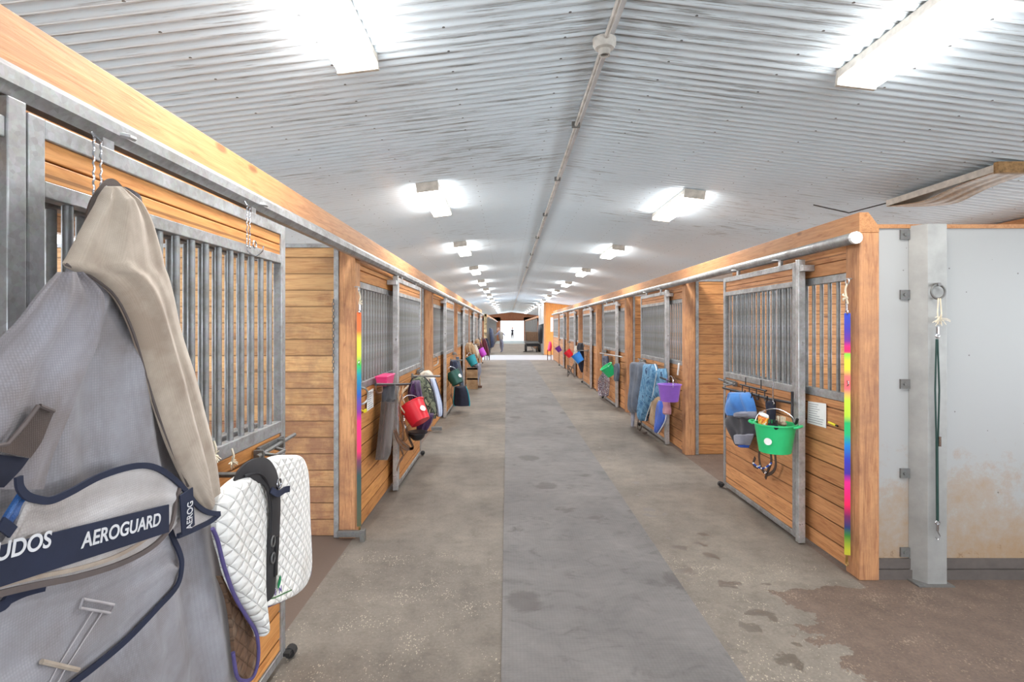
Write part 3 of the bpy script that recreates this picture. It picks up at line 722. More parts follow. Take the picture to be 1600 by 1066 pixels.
# ------------------------------------------------------------------ lights
def light_src():
    t = thing('ceiling_light', 'x', 'ceiling light', (0, 0, 0))
    W_, L_ = .105, .60
    hs = MB().add([(a*W_*k1, b*L_*k2, z) for z, k1, k2 in ((.0, 1, 1), (-.05, 1, 1)) for a, b in ((-1, -1), (1, -1), (1, 1), (-1, 1))], [(3, 2, 1, 0), (4, 5, 6, 7), (0, 1, 5, 4), (1, 2, 6, 5), (2, 3, 7, 6), (3, 0, 4, 7)])
    hs.build('housing', 'fixture', t, bev=.004)
    le = MB().add([(a*W_*k1, b*L_*k2, z) for z, k1, k2 in ((-.05, .97, .985), (-.085, .93, .97)) for a, b in ((-1, -1), (1, -1), (1, 1), (-1, 1))], [(3, 2, 1, 0), (4, 5, 6, 7), (0, 1, 5, 4), (1, 2, 6, 5), (2, 3, 7, 6), (3, 0, 4, 7)])
    le.build('diffuser', 'lens', t, bev=.006)
    for b in (-1, 1):
        MB().box(-W_*1.02, W_*1.02, b*L_-.012, b*L_+.012, -.088, -.0).build('end_cap', 'fixture', t, bev=.003)
    ld = bpy.data.lights.new('tube_glow', 'AREA'); ld.shape = 'RECTANGLE'; ld.size = .19; ld.size_y = 1.15; ld.energy = LAMP_W; ld.color = (1, .98, .95)
    lo = bpy.data.objects.new('tube_glow', ld); COL.objects.link(lo); lo.parent = t; lo.location = (0, 0, -.095)
    for a in (-1, 1):
        l2 = bpy.data.lights.new('side_glow', 'AREA'); l2.shape = 'RECTANGLE'; l2.size = .035; l2.size_y = 1.12; l2.energy = LAMP_W*.09; l2.color = (1, .985, .96)
        l3 = bpy.data.objects.new('side_glow', l2); COL.objects.link(l3); l3.parent = t; l3.location = (a*.108, 0, -.068); l3.rotation_euler = (0, -a*math.radians(112), 0)
    return t
ls = light_src(); first = True
def put_light(x, yfar, label, tilt):
    global first
    o = ls if first else copy_tree(ls); first = False
    o.location = (x, yfar-.60, cz(x)-.008-.012*0); o.rotation_euler = (0, tilt, 0); o['label'] = label; o['group'] = 'fluorescent ceiling lights'
for i in range(15):
    put_light(-.77, 2.78+i*3.65, f'lit fluorescent ceiling light, {ORD[i]} from the camera, over the fly rug row', -math.atan(SL))
for i in range(15):
    put_light(1.90, 2.95+i*3.74, f'lit fluorescent ceiling light, {ORD[i]} from the camera, over the white wall row', math.atan(SL))
t = thing('ceiling_light', 'unlit broken fluorescent fitting with a sagging brown diffuser above the white wall', 'ceiling light', (3.6, 4.4, 2.75))
for nm, mb, mt_ in (('housing', MB().box(3.47, 3.73, 3.86, 4.98, cz(3.6)-.085, cz(3.6)-.03), 'fixture'),
                    ('diffuser', MB().sheet([(Vector((3.47, y, cz(3.6)-.088-dz)), Vector((3.73, y, cz(3.6)-.088-dz*1.4))) for y, dz in ((3.88, .0), (4.2, .015), (4.5, .05), (4.75, .03), (4.97, .0))], nx=-ZA, th=.006, folds=.003), 'lens_off'),
                    ('end_cap', MB().box(3.46, 3.74, 3.83, 3.87, cz(3.6)-.1, cz(3.6)-.02), plain('rusty_fitting', C(150, 116, 76), .8, scale=30, var=.5))):
    o = mb.build(nm, mt_, t, bev=.003 if nm != 'diffuser' else 0, smooth=nm == 'diffuser')
MB().tube([(3.5, 4.98, cz(3.5)-.06), (3.3, 5.25, cz(3.5)-.10), (3.1, 5.5, cz(3.1)-.015)], .006, 6).build('cable', 'black', t)
#--OBJECTS--
# ------------------------------------------------------------------ cloths and colours for the tack
M['rug_mesh'] = cloth('grey_fly_mesh', C(158, 157, 164), C(132, 126, 128), 170, .75)
M['rug_taupe'] = cloth('taupe_mesh', C(142, 132, 126), C(110, 98, 92), 200, .8)
M['rug_cream'] = cloth('cream_canvas', C(196, 182, 166), C(160, 142, 126), 500, .85, bmp=.2)
M['rug_silver'] = cloth('silver_mesh', C(200, 196, 196), C(168, 160, 156), 190, .6, bmp=.5)
M['navy'] = plain('navy_binding', C(30, 37, 60), .8)
M['navy_d'] = plain('dark_navy_gap', C(30, 33, 50), .85)
M['brown_c'] = cloth('brown_lining', C(92, 76, 68), C(66, 54, 50), 240)
M['blue_c'] = cloth('bright_blue_satin', C(22, 92, 158), C(16, 60, 120), 300, .4)
M['grey_b'] = plain('grey_piping', C(96, 86, 84), .8)
M['quilt'] = quilt('white_quilting', C(238, 236, 232))
M['quilt_b'] = quilt('brown_quilted_lining', C(112, 84, 64), 26)
M['purple_b'] = plain('purple_edging', C(86, 76, 128), .8)
M['seam'] = plain('grey_seam', C(176, 170, 172), .8)
M['letter'] = plain('silver_lettering', C(214, 214, 218), .6)
M['padding'] = plain('black_neoprene', C(46, 44, 46), .75)
def bucket_mat(n, *c): M[n] = plain(n, C(*c), .35, var=.06, bmp=.03); return n
for n, c in (('green_plastic', (46, 190, 118)), ('red_plastic', (222, 34, 52)), ('purple_plastic', (140, 92, 188)), ('dark_green_plastic', (28, 84, 76)),
             ('teal_plastic', (18, 140, 156)), ('magenta_plastic', (186, 62, 196)), ('blue_plastic', (50, 136, 226)), ('violet_plastic', (112, 44, 150)), ('pink_plastic', (240, 60, 130)), ('yellow_plastic', (226, 214, 40))): bucket_mat(n, *c)
M['camo'] = camo('camouflage_cloth', [C(74, 84, 66), C(108, 112, 92), C(52, 56, 48), C(168, 164, 132)], 15)
M['offwhite'] = cloth('off_white_fleece', C(222, 214, 200), C(196, 184, 166), 300)
M['paleblue'] = cloth('pale_blue_cloth', C(198, 208, 232), C(176, 186, 214), 300)
M['plum'] = cloth('plum_cloth', C(72, 34, 88), C(52, 26, 62), 300)
M['denim'] = camo('faded_blue_print', [C(60, 100, 138), C(84, 130, 164), C(112, 154, 184), C(48, 78, 112)], 12)
M['greyblue'] = cloth('grey_blue_cloth', C(92, 104, 122), C(60, 68, 84), 260)
M['navy_cloth'] = cloth('navy_rug_cloth', C(44, 56, 88), C(28, 34, 56), 260)
M['royal'] = cloth('royal_blue_cloth', C(30, 92, 206), C(20, 66, 160), 260)
M['skyblue'] = cloth('sky_blue_mesh', C(78, 142, 214), C(58, 112, 184), 200)
M['charcoal'] = cloth('charcoal_mesh', C(62, 62, 70), C(40, 40, 46), 220)
M['greycloth'] = cloth('grey_cloth', C(150, 152, 166), C(118, 120, 134), 260)
M['maroon'] = cloth('maroon_cloth', C(112, 34, 56), C(74, 22, 38), 260)
M['tan'] = cloth('tan_fleece', C(190, 160, 124), C(150, 120, 88), 240)
M['pinkcloth'] = cloth('dusty_pink_cloth', C(196, 142, 152), C(170, 112, 128), 240)
M['paper'] = plain('paper', C(228, 228, 226), .8, var=.04)
M['ink'] = plain('ink', C(110, 112, 118), .8)

def font(txt, size, mat, parent, loc, rot, name='lettering', ext=.0004, bold=.0):
    cu = bpy.data.curves.new(name, 'FONT'); cu.body = txt; cu.size = size; cu.extrude = ext; cu.offset = bold; cu.materials.append(M[mat])
    o = bpy.data.objects.new(name, cu); COL.objects.link(o); o.parent = parent
    dg = bpy.context.evaluated_depsgraph_get(); me = bpy.data.meshes.new_from_object(o.evaluated_get(dg)); bpy.data.objects.remove(o)
    o = bpy.data.objects.new(name, me); COL.objects.link(o); o.parent = parent
    o.matrix_local = Matrix.Translation(Vector(loc)-parent_off(parent)) @ rot
    return o
def basis(xd, yd):
    xd = Vector(xd).normalized(); zd = xd.cross(Vector(yd)).normalized(); yd = zd.cross(xd)
    return Matrix((xd, yd, zd)).transposed().to_4x4()
def rowsX(rows, X): return [(P(a, y, X=X), P(b, y, X=X)) for y, a, b in rows]
def colsX(cols, X): return [(P(x, a, X=X), P(x, b, X=X)) for x, a, b in cols]
def pathX(pts, X): return [P(x, y, X=X) for x, y in pts]
def wire_hook(label, x, y0, y1, X, cat='hook'):
    a = P(x, y0, X=X); b = P(x, y1, X=X); t = thing('wire_hook', label, cat, b)
    for k, dy in enumerate((-.012, .012)):
        n = 26; pts = []
        for i in range(n+1):
            q = a.lerp(b, i/n)+YA*dy; pts.append(q+Vector((math.cos(i*1.5), math.sin(i*1.5), 0))*.0016)
        MB().tube(pts, .0026, 6).build('wire', 'chrome', t, smooth=True)
    MB().tube(smoothpath([b-YA*.012, b-YA*.012-ZA*.02+XA*.01, b-ZA*.03+XA*.03, b+YA*.012-ZA*.01+XA*.05, b+YA*.012+ZA*.01+XA*.055], 5), .003, 6).build('hook', 'chrome', t, smooth=True)
    MB().tube(smoothpath([a-YA*.012, a+ZA*.02-XA*.015, a+YA*.012], 5), .0026, 6).build('loop', 'chrome', t, smooth=True)
    return t
wire_hook('twisted wire double hook over the door rail holding the fly rug', 152, 218, 312, -1.035)
t = wire_hook('twisted wire double hook hanging empty with a small ring', 388, 322, 388, -1.035)
MB().tube(circ(P(398, 382, X=-1.0), .014, YA, ZA, 14), .0025, 6, closed=True).build('ring', 'chrome', t, smooth=True)

# ---------------------------------------------------------------- fly rug
t = thing('fly_rug', 'big grey mesh fly rug with cream shoulder and navy lettered stripe on the nearest door', 'horse rug', (-.95, 1.3, .15))
body = [(292, 166, 184), (305, 156, 200), (320, 152, 200), (350, 136, 216), (400, 112, 230), (440, 98, 244), (480, 62, 254), (520, 22, 263), (560, -40, 276), (600, -80, 289), (700, -130, 315), (790, -130, 336), (850, -130, 342), (900, -130, 349), (1000, -130, 365), (1066, -130, 374), (1190, -130, 384)]
MB().sheet(rowsX(body, -.965), nu=44, sub=4, th=.006, bulge=.045, folds=.022, nf=3.2, seed=4).build('body', 'rug_mesh', t, smooth=True)
M['rug_shade'] = cloth('brown_grey_fold', C(118, 104, 98), C(150, 148, 156), 200, .75, blot=3.5)
gus = [(425, 92, 128), (460, 60, 160), (500, 30, 158), (540, -10, 150), (580, -50, 132), (620, -80, 118), (670, -100, 98), (720, -110, 78), (765, -120, 66)]
MB().sheet(rowsX(gus, -.885), nu=26, sub=4, th=.006, bulge=.004, folds=.010, nf=1.7, seed=9).build('neck_panel', 'rug_shade', t, smooth=True)
cream = [(291, 166, 184), (305, 156, 200), (320, 149, 214), (350, 132, 231), (400, 106, 247), (413, 100, 250), (424, 116, 254), (434, 142, 258), (465, 178, 266), (520, 205, 278), (590, 225, 301), (640, 241, 314), (700, 262, 329), (760, 291, 338), (800, 322, 342)]
cr = MB().sheet(rowsX(cream, -.90), nu=22, sub=4, th=.006, bulge=.032, folds=.008, nf=2, seed=4).build('shoulder_panel', 'rug_cream', t, smooth=True)
edge = smoothpath([p+XA*.004 for p in pathX([(100, 413), (124, 424), (146, 436), (180, 466), (206, 520), (227, 590), (242, 640), (264, 700), (292, 760)], -.90)], 4)
MB().tube(edge, .0035, 6).build('piping', 'grey_b', cr, smooth=True)
MB().tube([p+YA*.014+ZA*.004+XA*.004 for p in edge], .0014, 5).build('stitching', 'grey_b', cr, smooth=True)
# neck loop with lettering
lp = smoothpath([P(x, y, X=-.93) for x, y in ((142, 352), (148, 325), (160, 305), (174, 291), (186, 300), (198, 322))], 6)
MB().strap(lp, .035, .004).build('neck_loop', 'brown_c', t, smooth=True)
d = (P(170, 303, X=-.9)-P(147, 345, X=-.9))
font('KUDOS', .026, 'letter', t, P(150, 343, X=-.905), basis(d, XA.cross(d)), bold=.0006)
# brown neck lining and a dark sheet standing in for the gap
br = MB().sheet([(P(60, 634, X=-.86), P(83, 642, X=-.86)), (P(40, 664, X=-.86), P(72, 668, X=-.86)), (P(15, 692, X=-.86), P(62, 692, X=-.86)), (P(-30, 700, X=-.86), P(45, 716, X=-.86))], nu=8, th=.006).build('neck_lining', 'brown_c', t, smooth=True)
MB().tube(pathX([(60, 634), (38, 664), (12, 694), (-30, 702)], -.85), .004, 6).build('binding', 'grey_b', br, smooth=True)
MB().tube(pathX([(62, 634), (84, 643)], -.85), .004, 6).build('binding', 'grey_b', br, smooth=True)
MB().sheet([(P(-60, 704, X=-.87), P(44, 716, X=-.87)), (P(-60, 730, X=-.87), P(30, 735, X=-.87)), (P(-60, 762, X=-.87), P(4, 762, X=-.87))], nu=6, th=.005).build('dark_gap_sheet', 'navy_d', t)
MB().sheet([(P(30, 770, X=-.85), P(48, 785, X=-.85)), (P(14, 795, X=-.85), P(46, 800, X=-.85)), (P(4, 812, X=-.85), P(36, 815, X=-.85)), (P(2, 822, X=-.85), P(22, 832, X=-.85))], nu=8, th=.006, folds=.003).build('blue_tail_strap', 'blue_c', t, smooth=True)
MB().strap(pathX([(0, 817), (10, 824), (20, 832)], -.84), .02).build('strap_binding', 'navy', t)
# upper belly flap
XF = -.845
flapA = [(-70, 905, 950), (-30, 880, 936), (0, 855, 926), (20, 825, 920), (36, 790, 914), (50, 777, 911), (78, 782, 905), (110, 769, 899), (160, 743, 886), (215, 729, 866), (250, 736, 846), (268, 748, 826), (283, 762, 806)]
A = MB().sheet(colsX(flapA, XF), nu=22, sub=4, th=.007, bulge=.0, folds=.004, nf=2.5, seed=2).build('upper_flap', 'rug_silver', t, smooth=True)
MB().strap(smoothpath(pathX([(29, 745), (31, 762), (42, 775), (60, 781), (80, 782), (110, 769), (160, 743), (215, 728), (250, 734), (284, 760), (308, 790), (326, 801), (343, 803)], XF+.008), 5), .0135, .005).build('top_binding', 'navy', A, smooth=True)
tp = MB().sheet([(P(284, 762, X=XF-.004), P(286, 832, X=XF-.004)), (P(305, 786, X=XF-.004), P(310, 824, X=XF-.004)), (P(325, 800, X=XF-.004), P(328, 816, X=XF-.004)), (P(342, 803, X=XF-.004), P(342, 808, X=XF-.004))], nu=8, th=.006).build('front_tab', 'rug_silver', t, smooth=True)
MB().strap(smoothpath(pathX([(343, 803), (330, 814), (302, 828), (278, 838)], XF+.005), 5), .012, .008).build('tab_binding', 'navy', tp, smooth=True)
vt = MB().strap(pathX([(291, 768), (294, 828)], XF+.014), .056, .003).build('lettered_tab', 'navy', t)
d = P(297, 770, X=XF)-P(294, 826, X=XF)
font('AEROG', .036, 'letter', t, P(300, 825, X=XF+.0175), basis(Vector((0, .06, 1)), Vector((0, -1, .06))) @ Matrix.Diagonal((.60, 1, 1, 1)), bold=.0003)
MB().strap(smoothpath(pathX([(-70, 950), (0, 928), (60, 914), (120, 902), (180, 884), (225, 863), (252, 842), (268, 818), (276, 780), (281, 762)], XF+.006), 5), .011, .006).build('flap_piping', 'grey_b', A, smooth=True)
MB().strap(smoothpath(pathX([(-70, 938), (0, 915), (60, 901), (120, 889), (175, 872), (215, 851), (240, 832)], XF+.006), 5), .008, .005).build('flap_piping', 'rug_cream', A, smooth=True)
# lettered stripe
s0, s1 = P(-70, 905, X=XF+.012), P(263, 810, X=XF+.012)
MB().obox((s0+s1)/2, (s1-s0)/2, XA*.002, ZA*.034).build('lettered_stripe', 'navy', A)
d = (s1-s0).normalized(); xf = XF+.0155
def base(px, py): return P(px, py, X=xf)
font('AEROGUARD', .0405, 'letter', A, base(127, 857), basis(d, ZA), bold=.0008)
font('KUDOS', .0405, 'letter', A, base(-34, 885), basis(d, ZA), bold=.0008)
# lower flap
flapB = [(-70, 940, 1180), (0, 915, 1160), (60, 900, 1120), (100, 890, 1085), (118, 886, 1068), (150, 878, 1042), (200, 862, 998), (240, 846, 956), (262, 832, 936), (274, 850, 922), (283, 878, 900)]
B = MB().sheet(colsX(flapB, XF-.03), nu=24, sub=4, th=.006, folds=.006, nf=2, seed=6).build('lower_flap', 'rug_mesh', t, smooth=True)
MB().strap(smoothpath(pathX([(264, 822), (270, 840), (281, 865), (284, 885), (277, 915), (248, 948), (200, 998), (150, 1040), (116, 1066), (60, 1112)], XF-.018), 5), .0145, .005).build('binding', 'navy', B, smooth=True)
MB().strap(smoothpath(pathX([(-60, 965), (0, 948), (14, 936), (40, 924), (70, 916)], XF-.012), 5), .018, .006).build('binding', 'navy', B, smooth=True)
bk = MB().tube(pathX([(130, 936), (178, 945), (172, 958), (125, 950)], XF-.018), .0028, 6, closed=True).build('buckle', 'seam', t, smooth=True)
for k in range(2):
    MB().tube(pathX([(146+k*16, 954), (88+k*14, 1046), (66+k*12, 1090)], XF-.018), .0014, 5).build('strap_seam', 'seam', t)
MB().tube(pathX([(65, 1034), (122, 1047)], XF-.018), .005, 6).build('strap_loop', 'rug_cream', t)

# ---------------------------------------------------------------- saddle pad and girth
XP = -.90
t = thing('blanket_bar', 'dark steel swing bar on the nearest door under the white saddle pad', 'bar', (-1.02, 2.1, 1.0))
MB().tube([P(345, 772, X=XP-.03), P(448, 722, X=XP-.03)], .012, 8).build('arm', 'steel_d', t, smooth=True)
MB().tube([P(388, 738, X=XP-.03)-ZA*.01, P(388, 738, X=XP-.03)-ZA*.01-XA*.11], .010, 8).build('bracket', 'steel_d', t, smooth=True)
t = thing('saddle_pad', 'white quilted saddle pad with purple edging draped beside the fly rug', 'saddle pad', P(440, 930, X=XP))
main = [(711, 440, 458), (714, 424, 466), (722, 410, 473), (740, 398, 479), (770, 398, 481), (810, 400, 482), (850, 401, 484), (885, 402, 484.5), (905, 402, 480), (920, 402, 470), (932, 402, 454), (942, 402, 430), (948, 402, 412)]
mr = rowsX(main, XP+.015)
MB().sheet(mr, nu=22, sub=4, th=.014, bulge=.03, folds=.004, nf=1.5, seed=1).build('main_panel', 'quilt', t, smooth=True)
nearf = [(742, 374, 402), (752, 360, 406), (765, 346, 409), (785, 336, 411), (830, 334, 412), (870, 344, 411), (900, 352, 410), (930, 366, 407), (960, 384, 405), (985, 398, 404), (995, 401, 403)]
MB().sheet(rowsX(nearf, XP+.02), nu=16, sub=4, th=.016, bulge=.035, folds=.006, nf=1.5, seed=2).build('near_flap', 'quilt', t, smooth=True)
lin = [(900, 340, 350), (930, 352, 368), (960, 358, 386), (985, 361, 400), (1010, 363, 403), (1035, 366, 402), (1052, 370, 397), (1062, 380, 390)]
MB().sheet(rowsX(lin, XP-.01), nu=10, sub=3, th=.012, folds=.004).build('lining', 'quilt_b', t, smooth=True)
MB().tube(smoothpath(pathX([(332, 826), (340, 845), (350, 885), (366, 930), (386, 965), (400, 988), (404, 1015), (402, 1040), (394, 1060), (380, 1064), (370, 1056), (364, 1020)], XP+.03), 5), .006, 8).build('edging', 'purple_b', t, smooth=True)
MB().tube(smoothpath(pathX([(474, 722), (481, 745), (483, 800), (486, 880), (481, 906), (468, 922), (452, 933), (425, 945), (402, 952)], XP+.025), 5), .005, 8).build('edging', 'purple_b', t, smooth=True)
# green leaf mark
lf = P(437, 911, X=XP+.055); n = 10
pts = [lf+YA*(.022*math.sin(PI*i/n)*(1 if s_ > 0 else -1)*.55+.018*(i/n-.5))+ZA*(.045*(i/n)-.02) for s_, rng in ((1, range(n+1)), (-1, range(n-1, 0, -1))) for i in rng]
MB().add([p for p in pts]+[p-XA*.003 for p in pts], [tuple(range(len(pts))), tuple(range(len(pts), 2*len(pts)))[::-1]]).build('leaf_emblem', plain('green_embroidery', C(20, 140, 84), .8), t)
M['violet_ink'] = plain('violet_embroidery', C(96, 70, 150), .8)
font('N', .03, 'violet_ink', t, P(436, 928, X=XP+.056), basis(YA, ZA), 'emblem_letters', bold=.001)
font('E', .026, 'violet_ink', t, P(429, 931, X=XP+.056), basis(YA, ZA), 'emblem_letters', bold=.0005)
MB().strap(pathX([(404, 941), (430, 934), (456, 922)], XP+.056), .004, .002).build('script_line', plain('green_thread', C(60, 110, 60), .8), t)
# girth
XG = XP+.062
t = thing('girth', 'black padded girth with chrome buckle lying over the white saddle pad', 'girth', P(428, 935, X=XG))
gp = smoothpath([P(364, 764, X=XP-.0), P(374, 750, X=XP+.03), P(392, 738, X=XP+.05), P(412, 736, X=XG), P(424, 752, X=XG+.01), P(429, 785, X=XG+.005), P(428, 830, X=XG), P(426, 870, X=XG), P(423, 905, X=XG), P(421, 934, X=XG-.004)], 5)
ws = [.055+(.075-.055)*math.sin(PI*min(.62, i/(len(gp)*.8)))-(.010 if i > len(gp)*.75 else 0)*((i/len(gp)-.75)/.25) for i in range(len(gp))]
mb = MB(); mb.tube(gp, [(w_/2*1.25, .010) for w_ in ws], 8, flat=XA); mb.build('pad', 'padding', t, smooth=True)
MB().tube([p+XA*.004-YA*ws[i]*.5 for i, p in enumerate(gp) if 8 < i < 34], .0045, 6).build('edge_binding', 'black', t, smooth=True)
MB().tube(circ(P(436, 756, X=XG+.02), .017, YA, ZA, 16), .0035, 6, closed=True).build('ring', 'chrome', t, smooth=True)
MB().strap(smoothpath([P(424, 766, X=XG+.02), P(434, 772, X=XG+.03), P(444, 766, X=XG+.03), P(452, 764, X=XG+.035)], 4), .022, .006).build('strap', 'navy', t, smooth=True)
for y in (846, 872):
    MB().tube(circ(P(427, y, X=XG+.012), .014, YA, ZA*1.3, 12), .003, 6, closed=True).build('buckle', 'steel_d', t, smooth=True)
MB().strap(pathX([(433, 838), (431, 900)], XG+.014), .018, .005).build('billet', 'black', t)
# frayed twine knot on the door rail
def knot(label, c, r=.025, mat='rope_w', seed=1, tail=None):
    t = thing('twine_knot', label, 'twine', c); rnd = random.Random(seed); mb = MB()
    mb.tube(smoothpath([c+ZA*.05, c+ZA*.02+XA*.008, c], 3), .004, 6)
    for k in range(14):
        v = Vector((abs(rnd.gauss(0, .6)), rnd.gauss(0, 1), rnd.gauss(-.3, .8))).normalized()
        mb.tube([c, c+v*r*.6, c+v*r+ZA*-.004], .0022, 5)
    mb.build('fray', mat, t); return t
knot('frayed pale twine knot on the door rail beside the fly rug', P(362, 722, X=-1.02))
knot('frayed pale twine knot close to the edge of the fly rug shoulder', P(334, 712, X=-1.0), seed=5)

# ---------------------------------------------------------------- leads with rainbow webbing
def lead(label, x, yt, yb, X, stops, w=.026):
    a, b = P(x, yt, X=X), P(x, yb, X=X); t = thing('rainbow_lead', label, 'lead', (a.x, a.y, 0))
    sg = -1 if X > 0 else 1
    H = a.z-b.z; zz = [(a.z-H*f, C(*c)) for f, c in stops]
    nm = bands('rainbow_webbing', zz); M['_rb'] = nm
    top, bot = a.z-H*stops[0][0], b.z+.06
    MB().strap([(a.x, a.y, top), (a.x, a.y, bot)], w, .004, flat=(sg*.45, -.9, 0)).build('webbing', '_rb', t)
    MB().tube(circ((a.x, a.y, a.z), .018, YA, ZA, 14), .004, 6, closed=True).tube([(a.x, a.y, a.z+.018), (a.x-sg*.034, a.y, a.z+.018)], .004, 6).build('screw_eye', 'steel_b', t, smooth=True)
    kn = MB(); rnd = random.Random(int(x))
    kn.tube(smoothpath([(a.x, a.y, a.z-.015), (a.x+sg*.008, a.y+.008, a.z-.06), (a.x, a.y-.004, top+.06)], 4), .006, 6)
    for k in range(6):
        v = Vector((sg*.3, rnd.choice((-1, 1))*rnd.uniform(.5, 1), rnd.uniform(-.6, .7))).normalized()*.035
        c = Vector((a.x, a.y, a.z-.10)); kn.tube(smoothpath([c, c+v*.6+XA*sg*.008, c+v], 3), .004, 6)
    kn.build('twine', 'rope_w', t, smooth=True)
    for z in (top+.03, b.z+.03):
        s_ = MB().tube([(a.x+sg*.004, a.y, z+.03), (a.x+sg*.004, a.y, z-.015)], .008, 8)
        s_.tube(circ((a.x+sg*.004, a.y, z-.025), .013, YA, ZA, 12), .0035, 6, closed=True); s_.build('snap_hook', 'brass' if z < 1 else 'chrome', t, smooth=True)
    mz = a.z-H*.36 if X > 0 else a.z-H*.30
    MB().tube(circ((a.x+sg*.003, a.y, mz), .017, YA, ZA, 12), .0035, 6, closed=True).build('ring', 'chrome', t, smooth=True)
    return t
lead('long rainbow webbing lead hanging at the corner post by the white wall', 1324, 440, 882, XR-.03,
     [(.112, (30, 70, 190)), (.17, (60, 50, 170)), (.21, (110, 40, 150)), (.235, (235, 30, 110)), (.25, (240, 30, 110)), (.256, (120, 220, 70)), (.28, (220, 230, 60)), (.31, (230, 220, 60)), (.335, (250, 120, 110)), (.38, (245, 110, 120)), (.42, (200, 230, 60)), (.475, (190, 225, 60)), (.50, (30, 190, 110)), (.54, (30, 190, 120)), (.58, (20, 130, 210)), (.63, (50, 60, 190)), (.68, (70, 40, 160)), (.71, (235, 30, 140)), (.79, (240, 20, 90)), (.83, (120, 30, 90)), (.87, (30, 50, 110)), (.90, (60, 130, 40)), (.95, (190, 190, 40)), (1, (190, 170, 60))][:24], .034)
lead('rainbow webbing lead hanging on the knotty post of the fly rug row', 561, 452, 835, XL+.03,
     [(.095, (245, 110, 50)), (.17, (245, 120, 60)), (.20, (235, 220, 70)), (.27, (225, 230, 70)), (.31, (60, 200, 90)), (.35, (20, 150, 170)), (.43, (30, 90, 180)), (.50, (130, 50, 150)), (.54, (235, 40, 130)), (.66, (240, 50, 110)), (.70, (120, 60, 90)), (.76, (50, 80, 80)), (1, (90, 90, 60))], .032)

# ---------------------------------------------------------------- small wall items
def note(name, label, quad, th, cat='notice', lines=6, grid=False):
    "quad: four world corners tl tr br bl"
    t = thing(name, label, cat, quad[3]); a, b, c, d = quad; n = (b-a).cross(d-a).normalized()*th
    if (n.x > 0) == (a.x > 0): n = -n
    MB().add([a, b, c, d, a+n, b+n, c+n, d+n], [(0, 1, 2, 3), (4, 5, 6, 7), (0, 1, 5, 4), (1, 2, 6, 5), (2, 3, 7, 6), (3, 0, 4, 7)]).build('sheet', 'paper', t)
    mb = MB(); rnd = random.Random(4)
    for i in range(lines):
        v = .1+.8*i/max(1, lines-1); u1 = rnd.uniform(.5, .92)
        p, q = a.lerp(d, v), b.lerp(c, v); mb.tube([p.lerp(q, .08)+n*1.2, p.lerp(q, u1)+n*1.2], .0022 if not grid else .0016, 4)
    mb.build('print', 'ink', t); return t
def q4(pts, X): return [P(x, y, X=X) for x, y in pts]
note('stall_card', 'white stall card pinned beside the corner post by the white wall', q4([(1263, 627), (1291, 631), (1291, 669), (1262, 661)], XR+.004), .003, lines=9, grid=True)
t = thing('marker_pen', 'small yellow marker clipped below the stall card by the white wall', 'marker', P(1301, 663, X=XR))
MB().tube(pathX([(1295, 660), (1306, 665)], XR-.006), .008, 10).build('barrel', 'yellow_plastic', t, smooth=True)
MB().tube(pathX([(1306, 665), (1309, 666)], XR-.006), .006, 8).build('cap', 'black', t, smooth=True)
note('stall_card', 'white stall card on the panel beside the knotty post', q4([(574, 612), (583, 607), (583, 636), (573, 643)], XL+.006), .003, lines=8)
t = thing('clip', 'small yellow clip beneath the stall card beside the knotty post', 'clip', P(570, 642, X=XL))
MB().obox(P(571, 642, X=XL+.012), YA*.03, XA*.006, ZA*.012).tube([P(565, 641, X=XL+.012), P(568, 643, X=XL+.02)], .006, 6).build('jaw', 'yellow_plastic', t)
t = thing('pull_handle', 'steel hoop handle on the panel beside the knotty post', 'handle', P(565, 620, X=XL))
MB().tube(smoothpath([P(560, 606, X=XL+.01), P(568, 606, X=XL+.05), P(574, 612, X=XL+.06), P(574, 624, X=XL+.06), P(568, 631, X=XL+.05), P(560, 632, X=XL+.01)], 4), .008, 8).build('hoop', 'steel', t, smooth=True)
t = thing('pull_handle', 'steel hoop handle on the third stall of the fly rug row', 'handle', P(680, 563, X=XL))
MB().tube(smoothpath([P(678, 556, X=XL+.01), P(682, 556, X=XL+.05), P(684, 560, X=XL+.06), P(684, 568, X=XL+.06), P(678, 572, X=XL+.01)], 4), .008, 8).build('hoop', 'steel_b', t, smooth=True)
# chain on the channel by the open stall
t = thing('stall_chain', 'dark chain hanging down the steel channel beside the open stall', 'chain', P(521, 580, D=4.09))
for k in range(26):
    z = P(521, 470, D=4.06).z-k*.024
    if z < P(521, 580, D=4.06).z-.02: break
    c = P(521, 470, D=4.07); c.z = z
    MB().tube(circ(c, .009, XA if k % 2 else YA, ZA*1.5, 10), .0028, 5, closed=True).build('link', 'steel_d', t)
t = thing('floor_guide', 'rusty steel door guide bracket on the floor at the knotty post', 'bracket', (XL, 4.07, 0))
MB().box(XL-.12, XL+.07, 4.04, 4.075, .03, .075).box(XL+.05, XL+.085, 4.03, 4.085, .0, .085).build('plate', 'steel_d', t, bev=.004)

